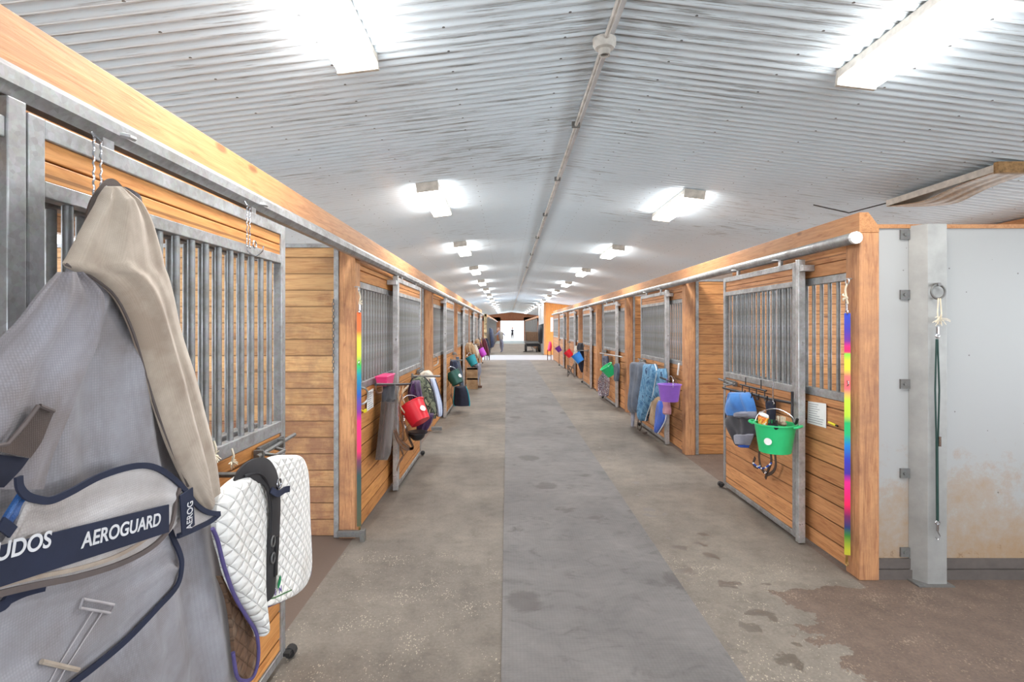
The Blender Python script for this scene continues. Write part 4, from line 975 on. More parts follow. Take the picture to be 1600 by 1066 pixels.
# ---------------------------------------------------------------- buckets, racks, cloths on the doors
def bucket(label, c, r, h, mat, tilt=(0, 0), name='bucket', handle=True, lugs=False, sq=1.0, emblem=None, fill=None, cat='bucket', rim=None, rz=0.0):
    t = thing(name, label, cat, (0, 0, 0)); c = Vector(c)
    prof = [(r*.70, -h/2), (r*.76, -h/2), (r*.98, h/2-.02*h), (r*1.06, h/2-.02*h), (r*1.06, h/2+.02*h), (r*.94, h/2+.02*h), (r*.72, -h/2+.05*h), (.001, -h/2+.05*h)]
    b = MB().lathe([(.001, -h/2)]+prof, n=28, sx=sq).build('tub', mat, t, smooth=True)
    if rim: MB().lathe([(r*1.03, h/2-.03*h), (r*1.08, h/2-.03*h), (r*1.08, h/2+.03*h), (r*1.0, h/2+.03*h)], n=28, sx=sq).build('rim', rim, b, smooth=True)
    if fill: MB().lathe([(.001, h*.38), (r*.5, h*.40), (r*.88, h*.30), (r*.86, h*.2)], n=20, sx=sq).build('feed', fill, t, smooth=True)
    if handle:
        MB().tube(smoothpath([(0, -r*1.04, h/2-.02), (.01, -r*.8, h/2+r*.45), (.02, 0, h/2+r*.75), (.01, r*.8, h/2+r*.45), (0, r*1.04, h/2-.02)], 6), .0035, 6).build('wire_handle', 'chrome', t, smooth=True)
    if lugs:
        for s_ in (-1, 1):
            MB().tube(smoothpath([(-.04, s_*r*1.0, h/2-.01), (-.03, s_*r*1.22, h/2-.0), (.03, s_*r*1.22, h/2-.0), (.04, s_*r*1.0, h/2-.01)], 4), .010, 8).build('lug', mat, t, smooth=True)
    if emblem:
        ex, sg = emblem; cc = Vector((sg*r*.87*sq, 0, -.0)); mb = MB(); 
        pts = [Vector((sg*(math.sqrt(max(0, (r*.86)**2-(math.cos(a)*ex)**2)))*sq+sg*.010, math.cos(a)*ex, math.sin(a)*ex*.9-.01)) for a in [2*PI*k/18 for k in range(18)]]
        mb.add(pts, [tuple(range(18))]); mb.build('sticker', 'paper', t)
    t.location = c; t.rotation_euler = (tilt[0], tilt[1], rz); return t
XRD = XR-.085      # aisle face of the right doors
XLD = XL+.09
def hang_cloth(name, label, cat, rows, X, mat, bulge=.05, folds=.012, th=.01, nf=2, seed=1, edge=None, back=.015, nu=16, sub=3):
    sg = 1 if X < 0 else -1
    R = rowsX(rows, X); low = min((p for r in R for p in r), key=lambda v: v.z)
    t = thing(name, label, cat, low)
    MB().sheet(R, nu=nu, sub=sub, nx=XA*sg, th=th, bulge=bulge, folds=folds, nf=nf, seed=seed, back=back).build('drape', mat, t, smooth=True)
    if edge:
        k = edge[1] if len(edge) > 1 else 1
        for side_ in ((0, 1) if k == 2 else (1,)):
            MB().tube(smoothpath([r[side_]+XA*sg*.008 for r in R], 4), .007, 6).build('edging', edge[0], t, smooth=True)
    return t
def hang_arm(name, label, cat, rows, D, mat, bulge=.05, folds=.012, th=.01, nf=2, seed=1, edge=None, back=.12, nu=14, sub=3):
    R = [(P(a, y, D=D), P(b, y, D=D)) for y, a, b in rows]; low = min((p for r in R for p in r), key=lambda v: v.z)
    t = thing(name, label, cat, low)
    MB().sheet(R, nu=nu, sub=sub, nx=-YA, th=th, bulge=bulge, folds=folds, nf=nf, seed=seed, back=back).build('drape', mat, t, smooth=True)
    if edge:
        for side_ in ((0, 1) if len(edge) > 1 and edge[1] == 2 else (1,)):
            MB().tube(smoothpath([r[side_]-YA*.012 for r in R], 4), .009*D/8, 6).build('edging', edge[0], t, smooth=True)
    return t
# --- nearest door of the white wall row
t = thing('hook_rack', 'black wire rack with hooks on the door beside the white wall', 'rack', P(1180, 615, X=XRD))
X0 = XRD-.03
MB().tube(pathX([(1130, 606), (1150, 611), (1180, 617), (1205, 624), (1238, 630)], X0), .011, 8).build('bar', 'black', t, smooth=True)
MB().tube(pathX([(1157, 601), (1197, 611)], X0), .008, 8).build('bar', 'black', t, smooth=True)
for x, y in ((1160, 602), (1171, 605), (1182, 608), (1195, 611)):
    MB().tube(smoothpath([P(x, y, X=X0), P(x, y+14, X=X0-.01), P(x+3, y+16, X=X0-.04), P(x+4, y+8, X=X0-.05)], 4), .005, 6).build('hook', 'black', t, smooth=True)
for x, y in ((1165, 590), (1189, 594)):
    MB().tube([P(x, y, X=XRD-.004), P(x, y+14, X=X0)], .005, 6).build('hanger', 'black', t, smooth=True)
MB().tube(smoothpath([P(1238, 612, X=X0), P(1238, 632, X=X0), P(1238, 650, X=X0-.02), P(1243, 662, X=X0-.04), P(1246, 655, X=X0-.05)], 4), .010, 8).build('end_hook', 'black', t, smooth=True)
t = thing('snap_hook', 'bright steel snap hook hanging from the grille above the green tub', 'hook', P(1208, 630, X=XRD))
MB().tube(pathX([(1208, 596), (1208, 628)], X0-.01), .006, 8).build('shank', 'chrome', t, smooth=True)
MB().tube(circ(P(1208, 630, X=X0-.012), .014, YA, ZA, 12), .005, 6, closed=True).build('ring', 'chrome', t, smooth=True)
t = thing('fly_mask', 'blue and charcoal mesh horse mask hanging on the black rack', 'fly mask', P(1168, 700, X=X0))
MB().sheet(rowsX([(613, 1143, 1170), (622, 1139, 1176), (640, 1137, 1181), (652, 1140, 1182)], X0-.03), nx=-XA, bulge=.07, folds=.03, nf=1.9, back=.01, nu=22, seed=3).build('crown', 'skyblue', t, smooth=True)
MB().sheet(rowsX([(648, 1138, 1182), (660, 1137, 1184), (675, 1143, 1181), (690, 1152, 1174), (698, 1158, 1170)], X0-.028), nx=-XA, bulge=.065, folds=.022, nf=1.9, back=.01, nu=22, seed=5).build('mesh', 'charcoal', t, smooth=True)
MB().sheet(rowsX([(643, 1152, 1182), (654, 1151, 1182)], X0-.05), nx=-XA, bulge=.075, folds=.004, back=.0, nu=10).build('band', 'greycloth', t, smooth=True)
MB().sheet(rowsX([(678, 1152, 1178), (688, 1153, 1174), (696, 1157, 1171)], X0-.045), nx=-XA, bulge=.07, back=.0, nu=10).build('nose_band', 'greycloth', t, smooth=True)
MB().sheet(rowsX([(694, 1157, 1171), (700, 1159, 1169)], X0-.045), nx=-XA, bulge=.05, back=.0, nu=8).build('nose_edge', 'royal', t, smooth=True)
MB().strap(smoothpath(pathX([(1142, 612), (1137, 625), (1135, 640), (1134, 652), (1138, 661)], X0-.05), 4), .02, .006).build('strap', 'navy_d', t, smooth=True)
MB().strap(smoothpath(pathX([(1146, 622), (1140, 638), (1139, 655)], X0-.06), 4), .03, .006).build('ear_lining', 'tan', t, smooth=True)
gb = bucket('round green tub full of brushes on the door by the white wall', P(1211, 684, X=XRD-.17), .142, .205, 'green_plastic', lugs=True, handle=True, emblem=(.028, -1), rz=.75)
gc = Vector(gb.location)
t = thing('treat_bag', 'orange and white treat packet sticking out of the green tub', 'packet', gc+Vector((-.05, .07, .06)))
M['packet'] = camo('printed_packet', [C(240, 236, 226), C(236, 170, 60), C(200, 90, 40), C(240, 200, 90)], 30)
MB().sheet([(gc+Vector((-.05, .125, .15)), gc+Vector((-.07, -.035, .15))), (gc+Vector((-.05, .12, .10)), gc+Vector((-.075, -.03, .10))), (gc+Vector((-.045, .10, .04)), gc+Vector((-.06, -.02, .04)))], nx=-XA, th=.01, bulge=.03, back=.02, nu=10).build('packet', 'packet', t, smooth=True)
MB().sheet([(gc+Vector((-.05, .127, .17)), gc+Vector((-.07, -.037, .165))), (gc+Vector((-.05, .125, .148)), gc+Vector((-.07, -.035, .148)))], nx=-XA, th=.012, bulge=.02, back=.01, nu=8).build('seal', 'white', t, smooth=True)
def brush(label, c, mat, bm, ax=YA, s=1.0, up=ZA):
    t = thing('grooming_brush', label, 'brush', c); c = Vector(c)
    MB().lathe([(.001, .012), (.03, .014), (.036, .0), (.03, -.014), (.001, -.014)], c, 18, sx=.8*s, sy=1.9*s).build('back', mat, t, smooth=True)
    mb = MB(); rnd = random.Random(2)
    for i in range(40):
        a, q = rnd.uniform(0, 6.28), rnd.random()**.5*.028*s
        p = c+Vector((math.cos(a)*q*.8, math.sin(a)*q*1.9, .012)); mb.tube([p, p+Vector((rnd.uniform(-.006, .006), rnd.uniform(-.01, .01), .035*s))], .0016, 4)
    mb.build('bristles', bm, t); return t
brush('pale bristled grooming brush standing in the green tub', gc+Vector((.02, -.045, .115)), 'grey_wood', 'rope_w')
brush('dark grooming brush lying at the near side of the green tub', gc+Vector((-.05, -.07, .095)), 'navy_d', 'black')
M['_'] = M['black']
def halter(label, pts_list, mat, X, w=.022, rings=(), name='halter', extra=None):
    allp = [p for q in pts_list for p in q]; low = max(allp, key=lambda p: p[1])
    t = thing(name, label, 'halter', P(*low, X=X))
    for q in pts_list: MB().strap(smoothpath(pathX(q, X), 4), w, .006).build('strap', mat, t, smooth=True)
    for (x, y, r) in rings: MB().tube(circ(P(x, y, X=X+(.008 if X < 0 else -.008)), r, YA, ZA, 12), .004, 6, closed=True).build('ring', 'chrome', t, smooth=True)
    return t
halter('dark leather halter with blue beaded noseband hanging under the green tub', [[(1187, 700), (1186, 715), (1189, 730), (1194, 738)], [(1204, 708), (1205, 722), (1199, 738), (1196, 748)], [(1211, 710), (1212, 728), (1207, 738), (1199, 742)], [(1180, 715), (1177, 726), (1184, 731)]], 'leather', XRD-.05, .024, [(1196, 738, .012), (1187, 728, .010)])
t = thing('noseband', 'blue and white beaded noseband looped on the halter under the green tub', 'noseband', P(1187, 732, X=XRD-.07))
for k in range(14):
    u = k/13; q = P(1177+28*u, 724+8*math.sin(PI*u), X=XRD-.065); MB().lathe([(.001, .008), (.008, .004), (.008, -.004), (.001, -.008)], q, 8).build('bead', 'royal' if k % 3 else 'white', t, smooth=True)
hang_cloth('lead_rope', 'dark folded halter strap hanging behind the green tub handle', 'strap', [(626, 1199, 1211), (640, 1200, 1211), (662, 1202, 1210)], XRD-.03, 'navy_d', .03, .004)
# --- second door of that row
t = thing('swing_bar', 'short steel blanket bar on the second door from the white wall', 'bar', P(1000, 575, X=XRD))
MB().tube([P(992, 573, X=XRD-.12), P(1047, 596, X=XRD-.12)], .012, 8).build('bar', 'black', t, smooth=True)
hang_cloth('horse_rug', 'long charcoal horse rug with pale edging on the second door from the white wall', 'horse rug', [(566, 990, 1005), (575, 987, 1012), (600, 986, 1009), (625, 985, 1004), (645, 986, 1002)], XRD-.13, 'greyblue', .09, .02, nf=2.3, seed=8, edge=('greycloth', 1), back=.06)
hang_cloth('rug_tail', 'pale grey tail strap hanging lowest from the charcoal horse rug', 'strap', [(626, 986, 993), (640, 986.5, 992), (655, 987, 991), (672, 987, 989)], XRD-.12, 'greycloth', .02, .003, back=.01)
hang_cloth('horse_rug', 'faded light blue printed horse rug between charcoal rug and purple bucket', 'horse rug', [(569, 1007, 1024), (580, 1006, 1027), (600, 1004, 1024), (630, 1002, 1018), (645, 1002, 1013), (658, 1003, 1009)], XRD-.13, 'denim', .08, .02, nf=2.2, seed=3, edge=('white', 1), back=.05)
hang_cloth('folded_rug', 'bunched dark blue printed rug above the purple bucket', 'horse rug', [(576, 1022, 1040), (590, 1020, 1042), (605, 1019, 1041), (620, 1018, 1036), (630, 1016, 1026)], XRD-.08, 'denim', .06, .02, nf=2.4, seed=11, back=.05)
hang_cloth('saddle_pad', 'grey and cream saddle pad peeking from behind the royal blue one', 'saddle pad', [(620, 1026, 1034), (632, 1020, 1032), (650, 1017, 1026), (665, 1020, 1025)], XRD-.10, 'tan', .04, .01, seed=2, back=.02)
hang_cloth('saddle_pad', 'royal blue saddle pad with white edge below the purple bucket', 'saddle pad', [(626, 1031, 1038), (640, 1027, 1041), (655, 1025, 1041), (668, 1024, 1035), (677, 1025, 1029)], XRD-.14, 'royal', .04, .006, seed=2, back=.02, edge=('white', 2))
hang_cloth('cloth_pouch', 'dusty pink cloth pouch hanging right under the purple bucket', 'pouch', [(624, 1036, 1046), (634, 1040, 1046), (640, 1037, 1048), (648, 1038, 1047)], XRD-.16, 'pinkcloth', .04, .006, back=.02)
bucket('purple bucket hung in front of the second steel door guide', P(1046, 614, X=XRD-.19), .135, .20, 'purple_plastic')
halter('black rug strap curling to the floor by the charcoal rug', [[(996, 630), (998, 650), (996, 665), (998, 675), (1004, 678), (1011, 676)], [(1000, 632), (1001, 655), (1002, 668), (998, 674)]], 'leather', XRD-.10, .03, name='rug_strap')
halter('brown halter hung behind the purple bucket by the steel guide', [[(1052, 590), (1058, 597), (1062, 605)], [(1050, 592), (1056, 600), (1060, 607)], [(1061, 612), (1062, 628), (1061, 640)]], 'brown_l', XRD-.05, .02)
t = thing('snap_clip', 'pale snap clip hanging on the panel above the purple bucket', 'clip', P(1060, 585, X=XR))
MB().tube(pathX([(1061, 568), (1060, 578), (1059, 586)], XR-.02), .012, 8).build('body', 'white', t, smooth=True)
# --- third door
t = thing('blanket_rail', 'pale steel blanket rail across the third door from the white wall', 'bar', P(955, 553, X=XRD))
MB().tube([P(938, 552, X=XRD-.09), P(972, 558, X=XRD-.09)], .012, 8).build('bar', 'steel_b', t, smooth=True)
MB().tube([P(946, 549, X=XRD-.0), P(945, 549, X=XRD-.10)], .035, 10).build('knob', 'steel_d', t, smooth=True)
bucket('green bucket tipped sideways on the third door from the white wall', P(951.5, 579, X=XRD-.17), .125, .20, 'green_plastic', tilt=(-.1, -.62), rz=.25)
hang_cloth('folded_rug', 'dark navy patterned rug folded above the tipped green bucket', 'horse rug', [(556, 943, 950), (566, 943, 951), (576, 942, 950)], XRD-.09, 'navy_cloth', .05, .01, back=.03)
M['ropes'] = camo('navy_white_rope', [C(40, 40, 78), C(214, 210, 214), C(60, 44, 84), C(150, 84, 96)], 60)
t = thing('lead_ropes', 'bundle of looped navy and white ropes under the tipped green bucket', 'ropes', P(942, 620, X=XRD-.06))
for k in range(7):
    x = 935+k*2.2
    MB().tube(smoothpath(pathX([(943, 582), (x+1, 592), (x, 605), (x+.5, 614+k % 3*2), (x+2, 618), (x+3, 606), (x+3, 592), (946, 582)], XRD-.05-.012*(k % 3)), 4), .013, 6).build('rope', 'ropes', t, smooth=True)
hang_cloth('boot_set', 'dark blue grey boots strapped beside the third steel guide', 'boots', [(568, 962, 967), (580, 961, 968), (596, 961, 966)], XRD-.05, 'greyblue', .05, .01, back=.02)
# --- fourth and further
hang_arm('saddle_pad', 'white saddle pad behind the light blue bucket on the fourth door', 'saddle pad', [(541, 898, 906), (552, 896, 912), (562, 895, 913), (570, 903, 911)], 14.9, 'offwhite', .05, .008)
hang_arm('fly_mask', 'dark mask hanging under the light blue bucket on the fourth door', 'fly mask', [(545, 903, 912), (560, 902, 913), (572, 904, 912), (582, 908, 911)], 14.6, 'navy_d', .05, .01)
hang_arm('folded_rug', 'bunched dark cloth above the light blue bucket on the fourth door', 'cloth', [(536, 903, 911), (542, 901, 912), (548, 902, 911)], 14.5, 'charcoal', .06, .02)
bucket('light blue bucket tipped sideways on the fourth door', P(903.5, 559.5, D=14.3), .13, .24, 'blue_plastic', tilt=(-.2, -.6))
t = thing('folding_rack', 'black folding saddle rack standing under the red bucket', 'rack', P(892, 575, X=XRD))
for a, b in (((887, 572), (897, 588)), ((896, 570), (887.5, 588)), ((887, 570), (887, 589)), ((897, 568), (897, 589)), ((887, 571), (897, 576))):
    MB().tube([P(*a, D=17.0), P(*b, D=17.0)], .016, 6).build('bar', 'steel_d', t)
bucket('red bucket tipped sideways on the fifth door', P(889, 553, D=17.8), .13, .22, 'red_plastic', tilt=(-.2, -.7))
bucket('small violet bucket hanging on the sixth door', P(873, 546, D=20.9), .11, .20, 'violet_plastic', tilt=(-.2, -.6))
t = thing('bag_stand', 'bright pink bag on a thin stand at the row end by the board wall', 'bag', P(858, 563, X=XRD-.15))
MB().sheet([(P(a, y, D=25.6), P(b, y, D=25.6)) for y, a, b in ((534, 858, 861), (540, 856.5, 862.5), (546, 855.5, 862), (549, 857, 861))], nx=-YA, bulge=.1, folds=.02, back=.1, nu=10).build('bag', 'pink_plastic', t, smooth=True)
for x in (855.5, 861): MB().tube([P(x, 547, D=25.6), P(x, 563, D=25.6)], .018, 6).build('leg', 'brown_l', t)
MB().tube([P(855.5, 556, D=25.6), P(861, 556, D=25.6)], .014, 6).build('stretcher', 'brown_l', t)

# --- second door of the fly rug row
t = thing('grooming_box', 'pink plastic caddy fixed on the panel beside the first steel guide past the knotty post', 'caddy', P(602, 600, X=XL))
c0 = P(602, 594, X=XL+.07)
MB().add([(c0.x+a*.05*k1, c0.y+b*.16*k1, c0.z+z) for z, k1 in ((-.04, .8), (.04, 1.0)) for a, b in ((-1, -1), (1, -1), (1, 1), (-1, 1))], [(3, 2, 1, 0), (0, 1, 5, 4), (1, 2, 6, 5), (2, 3, 7, 6), (3, 0, 4, 7), (4, 5, 6, 7)]).build('tray', 'pink_plastic', t, bev=.004)
MB().box(c0.x-.055, c0.x+.055, c0.y-.165, c0.y+.165, c0.z+.036, c0.z+.046).build('rim', 'pink_plastic', t, bev=.003)
t = thing('black_rack', 'black bar rack with hoop across the door with the camouflage rug', 'rack', P(625, 605, X=XLD))
MB().tube(pathX([(587, 601), (622, 601), (650, 600)], XLD+.03), .012, 8).build('bar', 'black', t, smooth=True)
MB().tube(smoothpath(pathX([(588, 600), (587, 608), (590, 614), (596, 613), (597, 604)], XLD-.0), 4), .008, 8).build('hoop', 'brown_l', t, smooth=True)
hang_cloth('boot_liner', 'black folded boot liners hanging over the long brown boots', 'boots', [(598, 600, 613), (612, 598, 613), (628, 598, 612)], XLD-.02, 'charcoal', .05, .014, back=.02)
bt = hang_cloth('travel_boots', 'pair of long brown travel boots hanging beside the first steel guide past the knotty post', 'boots', [(626, 597, 613), (645, 595.5, 612), (680, 592, 609), (719, 588, 604)], XLD-.03, 'brown_c', .05, .004, back=.02, nf=1)
for a in (.35, .7):
    MB().strap([P(597+16*a, 630, X=XLD+.03), P(588+16*a, 716, X=XLD+.03)], .035, .008).build('strip', 'leather' if a < .5 else 'grey_b', bt)
halter('brown leather halter with long reins hanging beside the red bucket', [[(628, 618), (624, 635), (627, 655), (630, 668), (628, 690)], [(632, 660), (640, 685), (646, 699), (640, 702)], [(616, 674), (622, 690), (634, 702), (646, 700)], [(618, 672), (626, 688), (640, 700)], [(634, 672), (640, 688), (646, 700)], [(626, 700), (630, 712), (624, 722), (620, 735)]], 'brown_l', XLD+.05, .028, [(631, 654, .03), (633, 667, .022)])
halter('tan leather bridle looped at the top beside the red bucket', [[(625, 606), (622, 622), (626, 636), (632, 645)], [(630, 604), (628, 618), (632, 630)], [(638, 603), (630, 612), (626, 624)]], 'tan', XLD+.04, .02, name='bridle')
hang_arm('folded_rug', 'grey and plum folded cloth above the red bucket', 'cloth', [(596, 643, 656), (606, 638, 658), (618, 637, 660), (630, 640, 662)], 5.75, 'plum', .07, .025, nf=2.6, seed=4)
hang_arm('fleece_pad', 'off white fleece saddle pad topmost behind the camouflage rug', 'saddle pad', [(580, 662, 671), (584, 655, 676), (592, 652, 679), (602, 660, 681)], 6.45, 'offwhite', .08, .01)
hang_arm('saddle_pad', 'pale blue saddle pad with navy edge at the far side of the camouflage rug', 'saddle pad', [(592, 672, 680), (610, 675, 686), (630, 679, 691), (645, 682, 692), (651, 685, 690)], 6.3, 'paleblue', .05, .006, edge=('navy', 2))
hang_arm('horse_rug', 'green camouflage horse rug with dark edge behind the red bucket', 'horse rug', [(589, 652, 662), (594, 643, 668), (606, 645, 675), (625, 655, 680), (642, 663, 683), (654, 670, 680)], 6.05, 'camo', .09, .012, nf=1.6, seed=5, edge=('navy_d', 2))
hang_arm('plum_cloth', 'dark purple cloth hanging lowest behind the red bucket', 'cloth', [(648, 660, 678), (660, 652, 675), (672, 651, 668), (677, 655, 662)], 5.85, 'plum', .05, .015)
bucket('red bucket tipped forward in front of the camouflage rug', P(650, 646, D=5.55), .135, .21, 'red_plastic', tilt=(.1, -.62), rz=-.7, emblem=(.035, 1), fill='offwhite')
t = thing('riding_hat', 'dark riding hat hanging upside down below the red bucket', 'hat', P(653, 684, X=XLD+.12))
hc = P(652, 677, X=XLD+.13)
MB().lathe([(.001, -.075), (.05, -.068), (.085, -.04), (.10, 0), (.102, .02), (.09, .02), (.001, .0)], hc, 20, sx=.85, sy=1.0).build('shell', 'black', t, smooth=True)
MB().lathe([(.09, .016), (.125, .012), (.125, .006), (.09, .0)], hc, 20, sx=.85, sy=1.05).build('brim', 'black', t, smooth=True)
t = thing('floor_guide', 'steel door guide bracket sticking out at the floor behind the riding hat', 'bracket', P(674, 679, Z=.05))
MB().box(XL-.0, XL+.16, 8.2, 8.25, .03, .08).build('plate', 'steel_d', t, bev=.004)
e = P(901, 548, D=14.3); t = thing('blanket_bar', 'short steel bar above the light blue bucket', 'bar', (XRD, 14.3, e.z))
MB().tube([(XRD+.03, 14.3, e.z), (e.x, 14.3, e.z)], .012, 8).build('rod', 'steel_d', t, smooth=True)
MB().box(XRD+.0, XRD+.03, 14.27, 14.33, e.z-.03, e.z+.03).build('bracket', 'steel_d', t)
# swing arms the cloths hang over
for D_, x_, y_, l_ in ((6.1, 688, 588, 'steel swing arm holding the camouflage rug'), (10.3, 724, 563, 'steel swing arm above the dark green bucket'), (14.4, 748, 538, 'steel swing arm above the teal bucket'), (18.4, 754, 531, 'steel swing arm above the magenta bucket'), (22.7, 763, 528, 'steel swing arm holding the dark maroon rug')):
    e = P(x_, y_, D=D_); t = thing('blanket_bar', l_, 'bar', (XLD, D_, e.z))
    MB().tube([(XLD-.03, D_, e.z), (e.x, D_, e.z)], .012, 8).build('arm', 'steel_d', t, smooth=True)
    MB().box(XLD-.045, XLD-.0, D_-.03, D_+.03, e.z-.03, e.z+.03).build('bracket', 'steel_d', t)
# --- third door
hang_arm('folded_rug', 'navy patterned rug folded above the dark green bucket', 'horse rug', [(563, 704, 713), (570, 701, 716), (580, 700, 717)], 10.25, 'navy_cloth', .07, .02)
hang_arm('girth_sleeve', 'brown grey hanging sleeve behind the dark green bucket', 'cloth', [(558, 712, 717), (575, 714, 721), (600, 717, 725), (606, 720, 725)], 10.55, 'greyblue', .05, .01)
bucket('dark green bucket tipped forward on the third door of the fly rug row', P(711, 591, D=9.9), .14, .24, 'dark_green_plastic', tilt=(.12, -.5), rz=-.6, emblem=(.04, 1))
hang_arm('hay_bag', 'black bag with pale teal edge hanging below the dark green bucket', 'bag', [(604, 711, 728), (612, 710, 731), (622, 709, 733), (632, 709, 734), (634.5, 712, 733)], 10.1, 'navy_d', .08, .008, edge=('teal_plastic', 2))
halter('brown halter dangling at the near side of the black bag', [[(706, 600), (705, 612), (707, 622)], [(704, 617), (707, 625), (708, 634)]], 'brown_l', XLD+.06, .03)
# --- fourth
hang_arm('fleece_pad', 'pale cream fleece above the teal bucket', 'saddle pad', [(536, 729, 738), (545, 727, 743), (556, 728, 745)], 14.2, 'tan', .08, .03, seed=7)
hang_arm('saddle_pad', 'white and pink saddle pad draped past the teal bucket', 'saddle pad', [(538, 738, 744), (548, 741, 748), (560, 744, 750)], 14.5, 'offwhite', .06, .01)
bucket('teal bucket tipped forward on the fourth door of the fly rug row', P(738, 564, D=13.8), .13, .24, 'teal_plastic', tilt=(.12, -.5), rz=-.6)
hang_arm('grey_cooler', 'grey cloth cooler hanging to the floor beyond the teal bucket', 'horse rug', [(568, 744, 751), (580, 741, 752), (595, 739, 748), (607, 738, 745)], 13.95, 'greycloth', .08, .015)
hang_arm('black_sleeve', 'black sleeve hanging between teal bucket and grey cooler', 'cloth', [(572, 737, 743), (582, 737, 742), (592, 738, 740)], 14.1, 'navy_d', .05, .01)
t = thing('mounting_step', 'small tan wooden step standing under the teal bucket', 'step', P(734, 607, Z=0))
sc0 = P(734, 607, Z=0); sy = sc0.y
MB().box(XL+.12, XL+.40, sy-.2, sy+.2, .50, .54).build('tread', 'tan', t)
MB().box(XL+.12, XL+.40, sy-.2, sy+.2, .24, .28).build('tread', 'tan', t)
for a in (-.2, .17): MB().box(XL+.12, XL+.40, sy+a, sy+a+.03, 0, .54).build('side_panel', 'tan', t)
t = thing('broom', 'thin wooden broom leaning behind the grey cooler', 'broom', P(749, 606, Z=0))
bb = P(750, 605.5, Z=0); MB().tube([bb+ZA*.05, bb+ZA*.9-XA*.02], .014, 8).build('handle', 'tan', t); MB().box(bb.x-.05, bb.x+.05, bb.y-.12, bb.y+.12, 0, .06).build('head', 'brown_l', t)
# --- fifth, sixth
hang_arm('maroon_rug', 'maroon rug folded above the magenta bucket', 'horse rug', [(533, 746, 750), (540, 744, 754), (550, 744, 755)], 18.4, 'maroon', .08, .02)
hang_arm('fleece_pad', 'small tan fleece above the maroon rug', 'saddle pad', [(530, 743, 748), (536, 742, 750), (541, 743, 749)], 18.2, 'tan', .08, .02)
bucket('magenta bucket tipped forward on the fifth door of the fly rug row', P(753.5, 551.5, D=18.0), .13, .26, 'magenta_plastic', tilt=(.1, -.6), rz=-.5)
hang_arm('horse_rug', 'dark maroon horse rug hanging last before the cross aisle', 'horse rug', [(529, 754, 758), (536, 753, 761), (548, 755, 764), (556, 757, 765)], 22.4, 'maroon', .10, .03, nf=2.4)
hang_arm('horse_rug', 'navy horse rug hanging beyond the maroon one before the cross aisle', 'horse rug', [(529, 758, 762), (540, 760, 765), (552, 762, 765.5), (561, 764, 765)], 22.7, 'navy_cloth', .06, .02)
t = thing('saddle_stand', 'thin legged stand below the navy rug at the end of the fly rug row', 'stand', P(762, 563, D=25.2))
for x in (757.5, 761, 764.5): MB().tube([P(x, 548, D=25.2), P(x, 563, D=25.2)], .02, 6).build('leg', 'brown_l', t)
t = thing('rug_rack', 'heap of dark navy rugs on a rack past the spotted post', 'rug rack', (-.95, 32.4, 0))
for k, (y, mm) in enumerate(((31.45, 'navy_cloth'), (31.9, 'navy_d'), (32.4, 'charcoal'))):
    MB().sheet([(Vector((-1.1+.12, y-.25, 1.5-.1*k)), Vector((-1.1+.12, y+.3, 1.5-.1*k))), (Vector((-.95, y-.35, 1.1)), Vector((-.95, y+.4, 1.1))), (Vector((-.9, y-.3, .6)), Vector((-.9, y+.35, .6))), (Vector((-.95, y-.2, .35+.1*k)), Vector((-.95, y+.2, .35+.1*k)))], nx=XA, bulge=.16, folds=.03, back=.05, nu=12).build('rug', mm, t, smooth=True)
MB().box(-1.05, -.98, 31.3, 32.7, 1.35, 1.4).box(-1.05, -.98, 31.3, 31.4, 0, 1.4).box(-1.05, -.98, 32.6, 32.7, 0, 1.4).build('frame', 'steel_d', t)

# ---------------------------------------------------------------- cart
cy = 33.8
t = thing('wooden_cart', 'dark wheeled cart with a brown plank box standing in the far aisle', 'cart', (1.6, cy+.6, 0))
cx0, cx1 = P(821, 549, D=cy).x, P(843, 549, D=cy).x
pb = MB(); n = 7
for k in range(n):
    a = cx0+.03+(cx1-cx0-.06)*k/n; pb.box(a+.004, a+(cx1-cx0-.06)/n-.004, cy, cy+.04, .72, 1.24)
pb.box(cx0+.03, cx1-.03, cy+.01, cy+1.2, .70, .74).box(cx0+.03, cx0+.07, cy, cy+1.2, .72, 1.24).box(cx1-.07, cx1-.03, cy, cy+1.2, .72, 1.24).box(cx0+.03, cx1-.03, cy+1.16, cy+1.2, .72, 1.24)
pb.build('plank_box', 'dark_wood', t)
MB().box(cx0-.02, cx1+.04, cy-.05, cy+1.3, .52, .66).build('bed', 'steel_d', t, bev=.01)
MB().box(cx0+.05, cx1-.02, cy+.1, cy+1.2, .34, .50).build('chassis', 'black', t)
def wheel(c, r, w_, t, rim='steel_d'):
    o = MB().lathe([(r*.6, -w_/2), (r*.92, -w_/2), (r, -w_*.3), (r, w_*.3), (r*.92, w_/2), (r*.6, w_/2)], c, 20, mat=Matrix.Rotation(PI/2, 4, 'Y')).build('wheel', 'rubber', t, smooth=True)
    MB().lathe([(.001, -w_*.35), (r*.62, -w_*.45), (r*.62, w_*.45), (.001, w_*.35)], c, 16, mat=Matrix.Rotation(PI/2, 4, 'Y')).build('hub', rim, o, smooth=True)
for a, b in ((cx0+.04, .2), (cx1-.0, .2), (cx0+.04, 1.05), (cx1-.0, 1.05)): wheel((a, cy+b, .23), .23, .12, t)
wheel(((cx0+cx1)/2+.25, cy-.05, .15), .15, .08, t, 'chrome')
MB().tube([(cx0+.3, cy, .45), (cx0+.45, cy-.5, .1), (cx0-.15, cy-.75, .06)], .02, 6).build('tow_bar', 'black', t)
t = thing('harness', 'black saddle and harness hanging on the metal clad room wall', 'harness', (2.0, 31.8, 1.1))
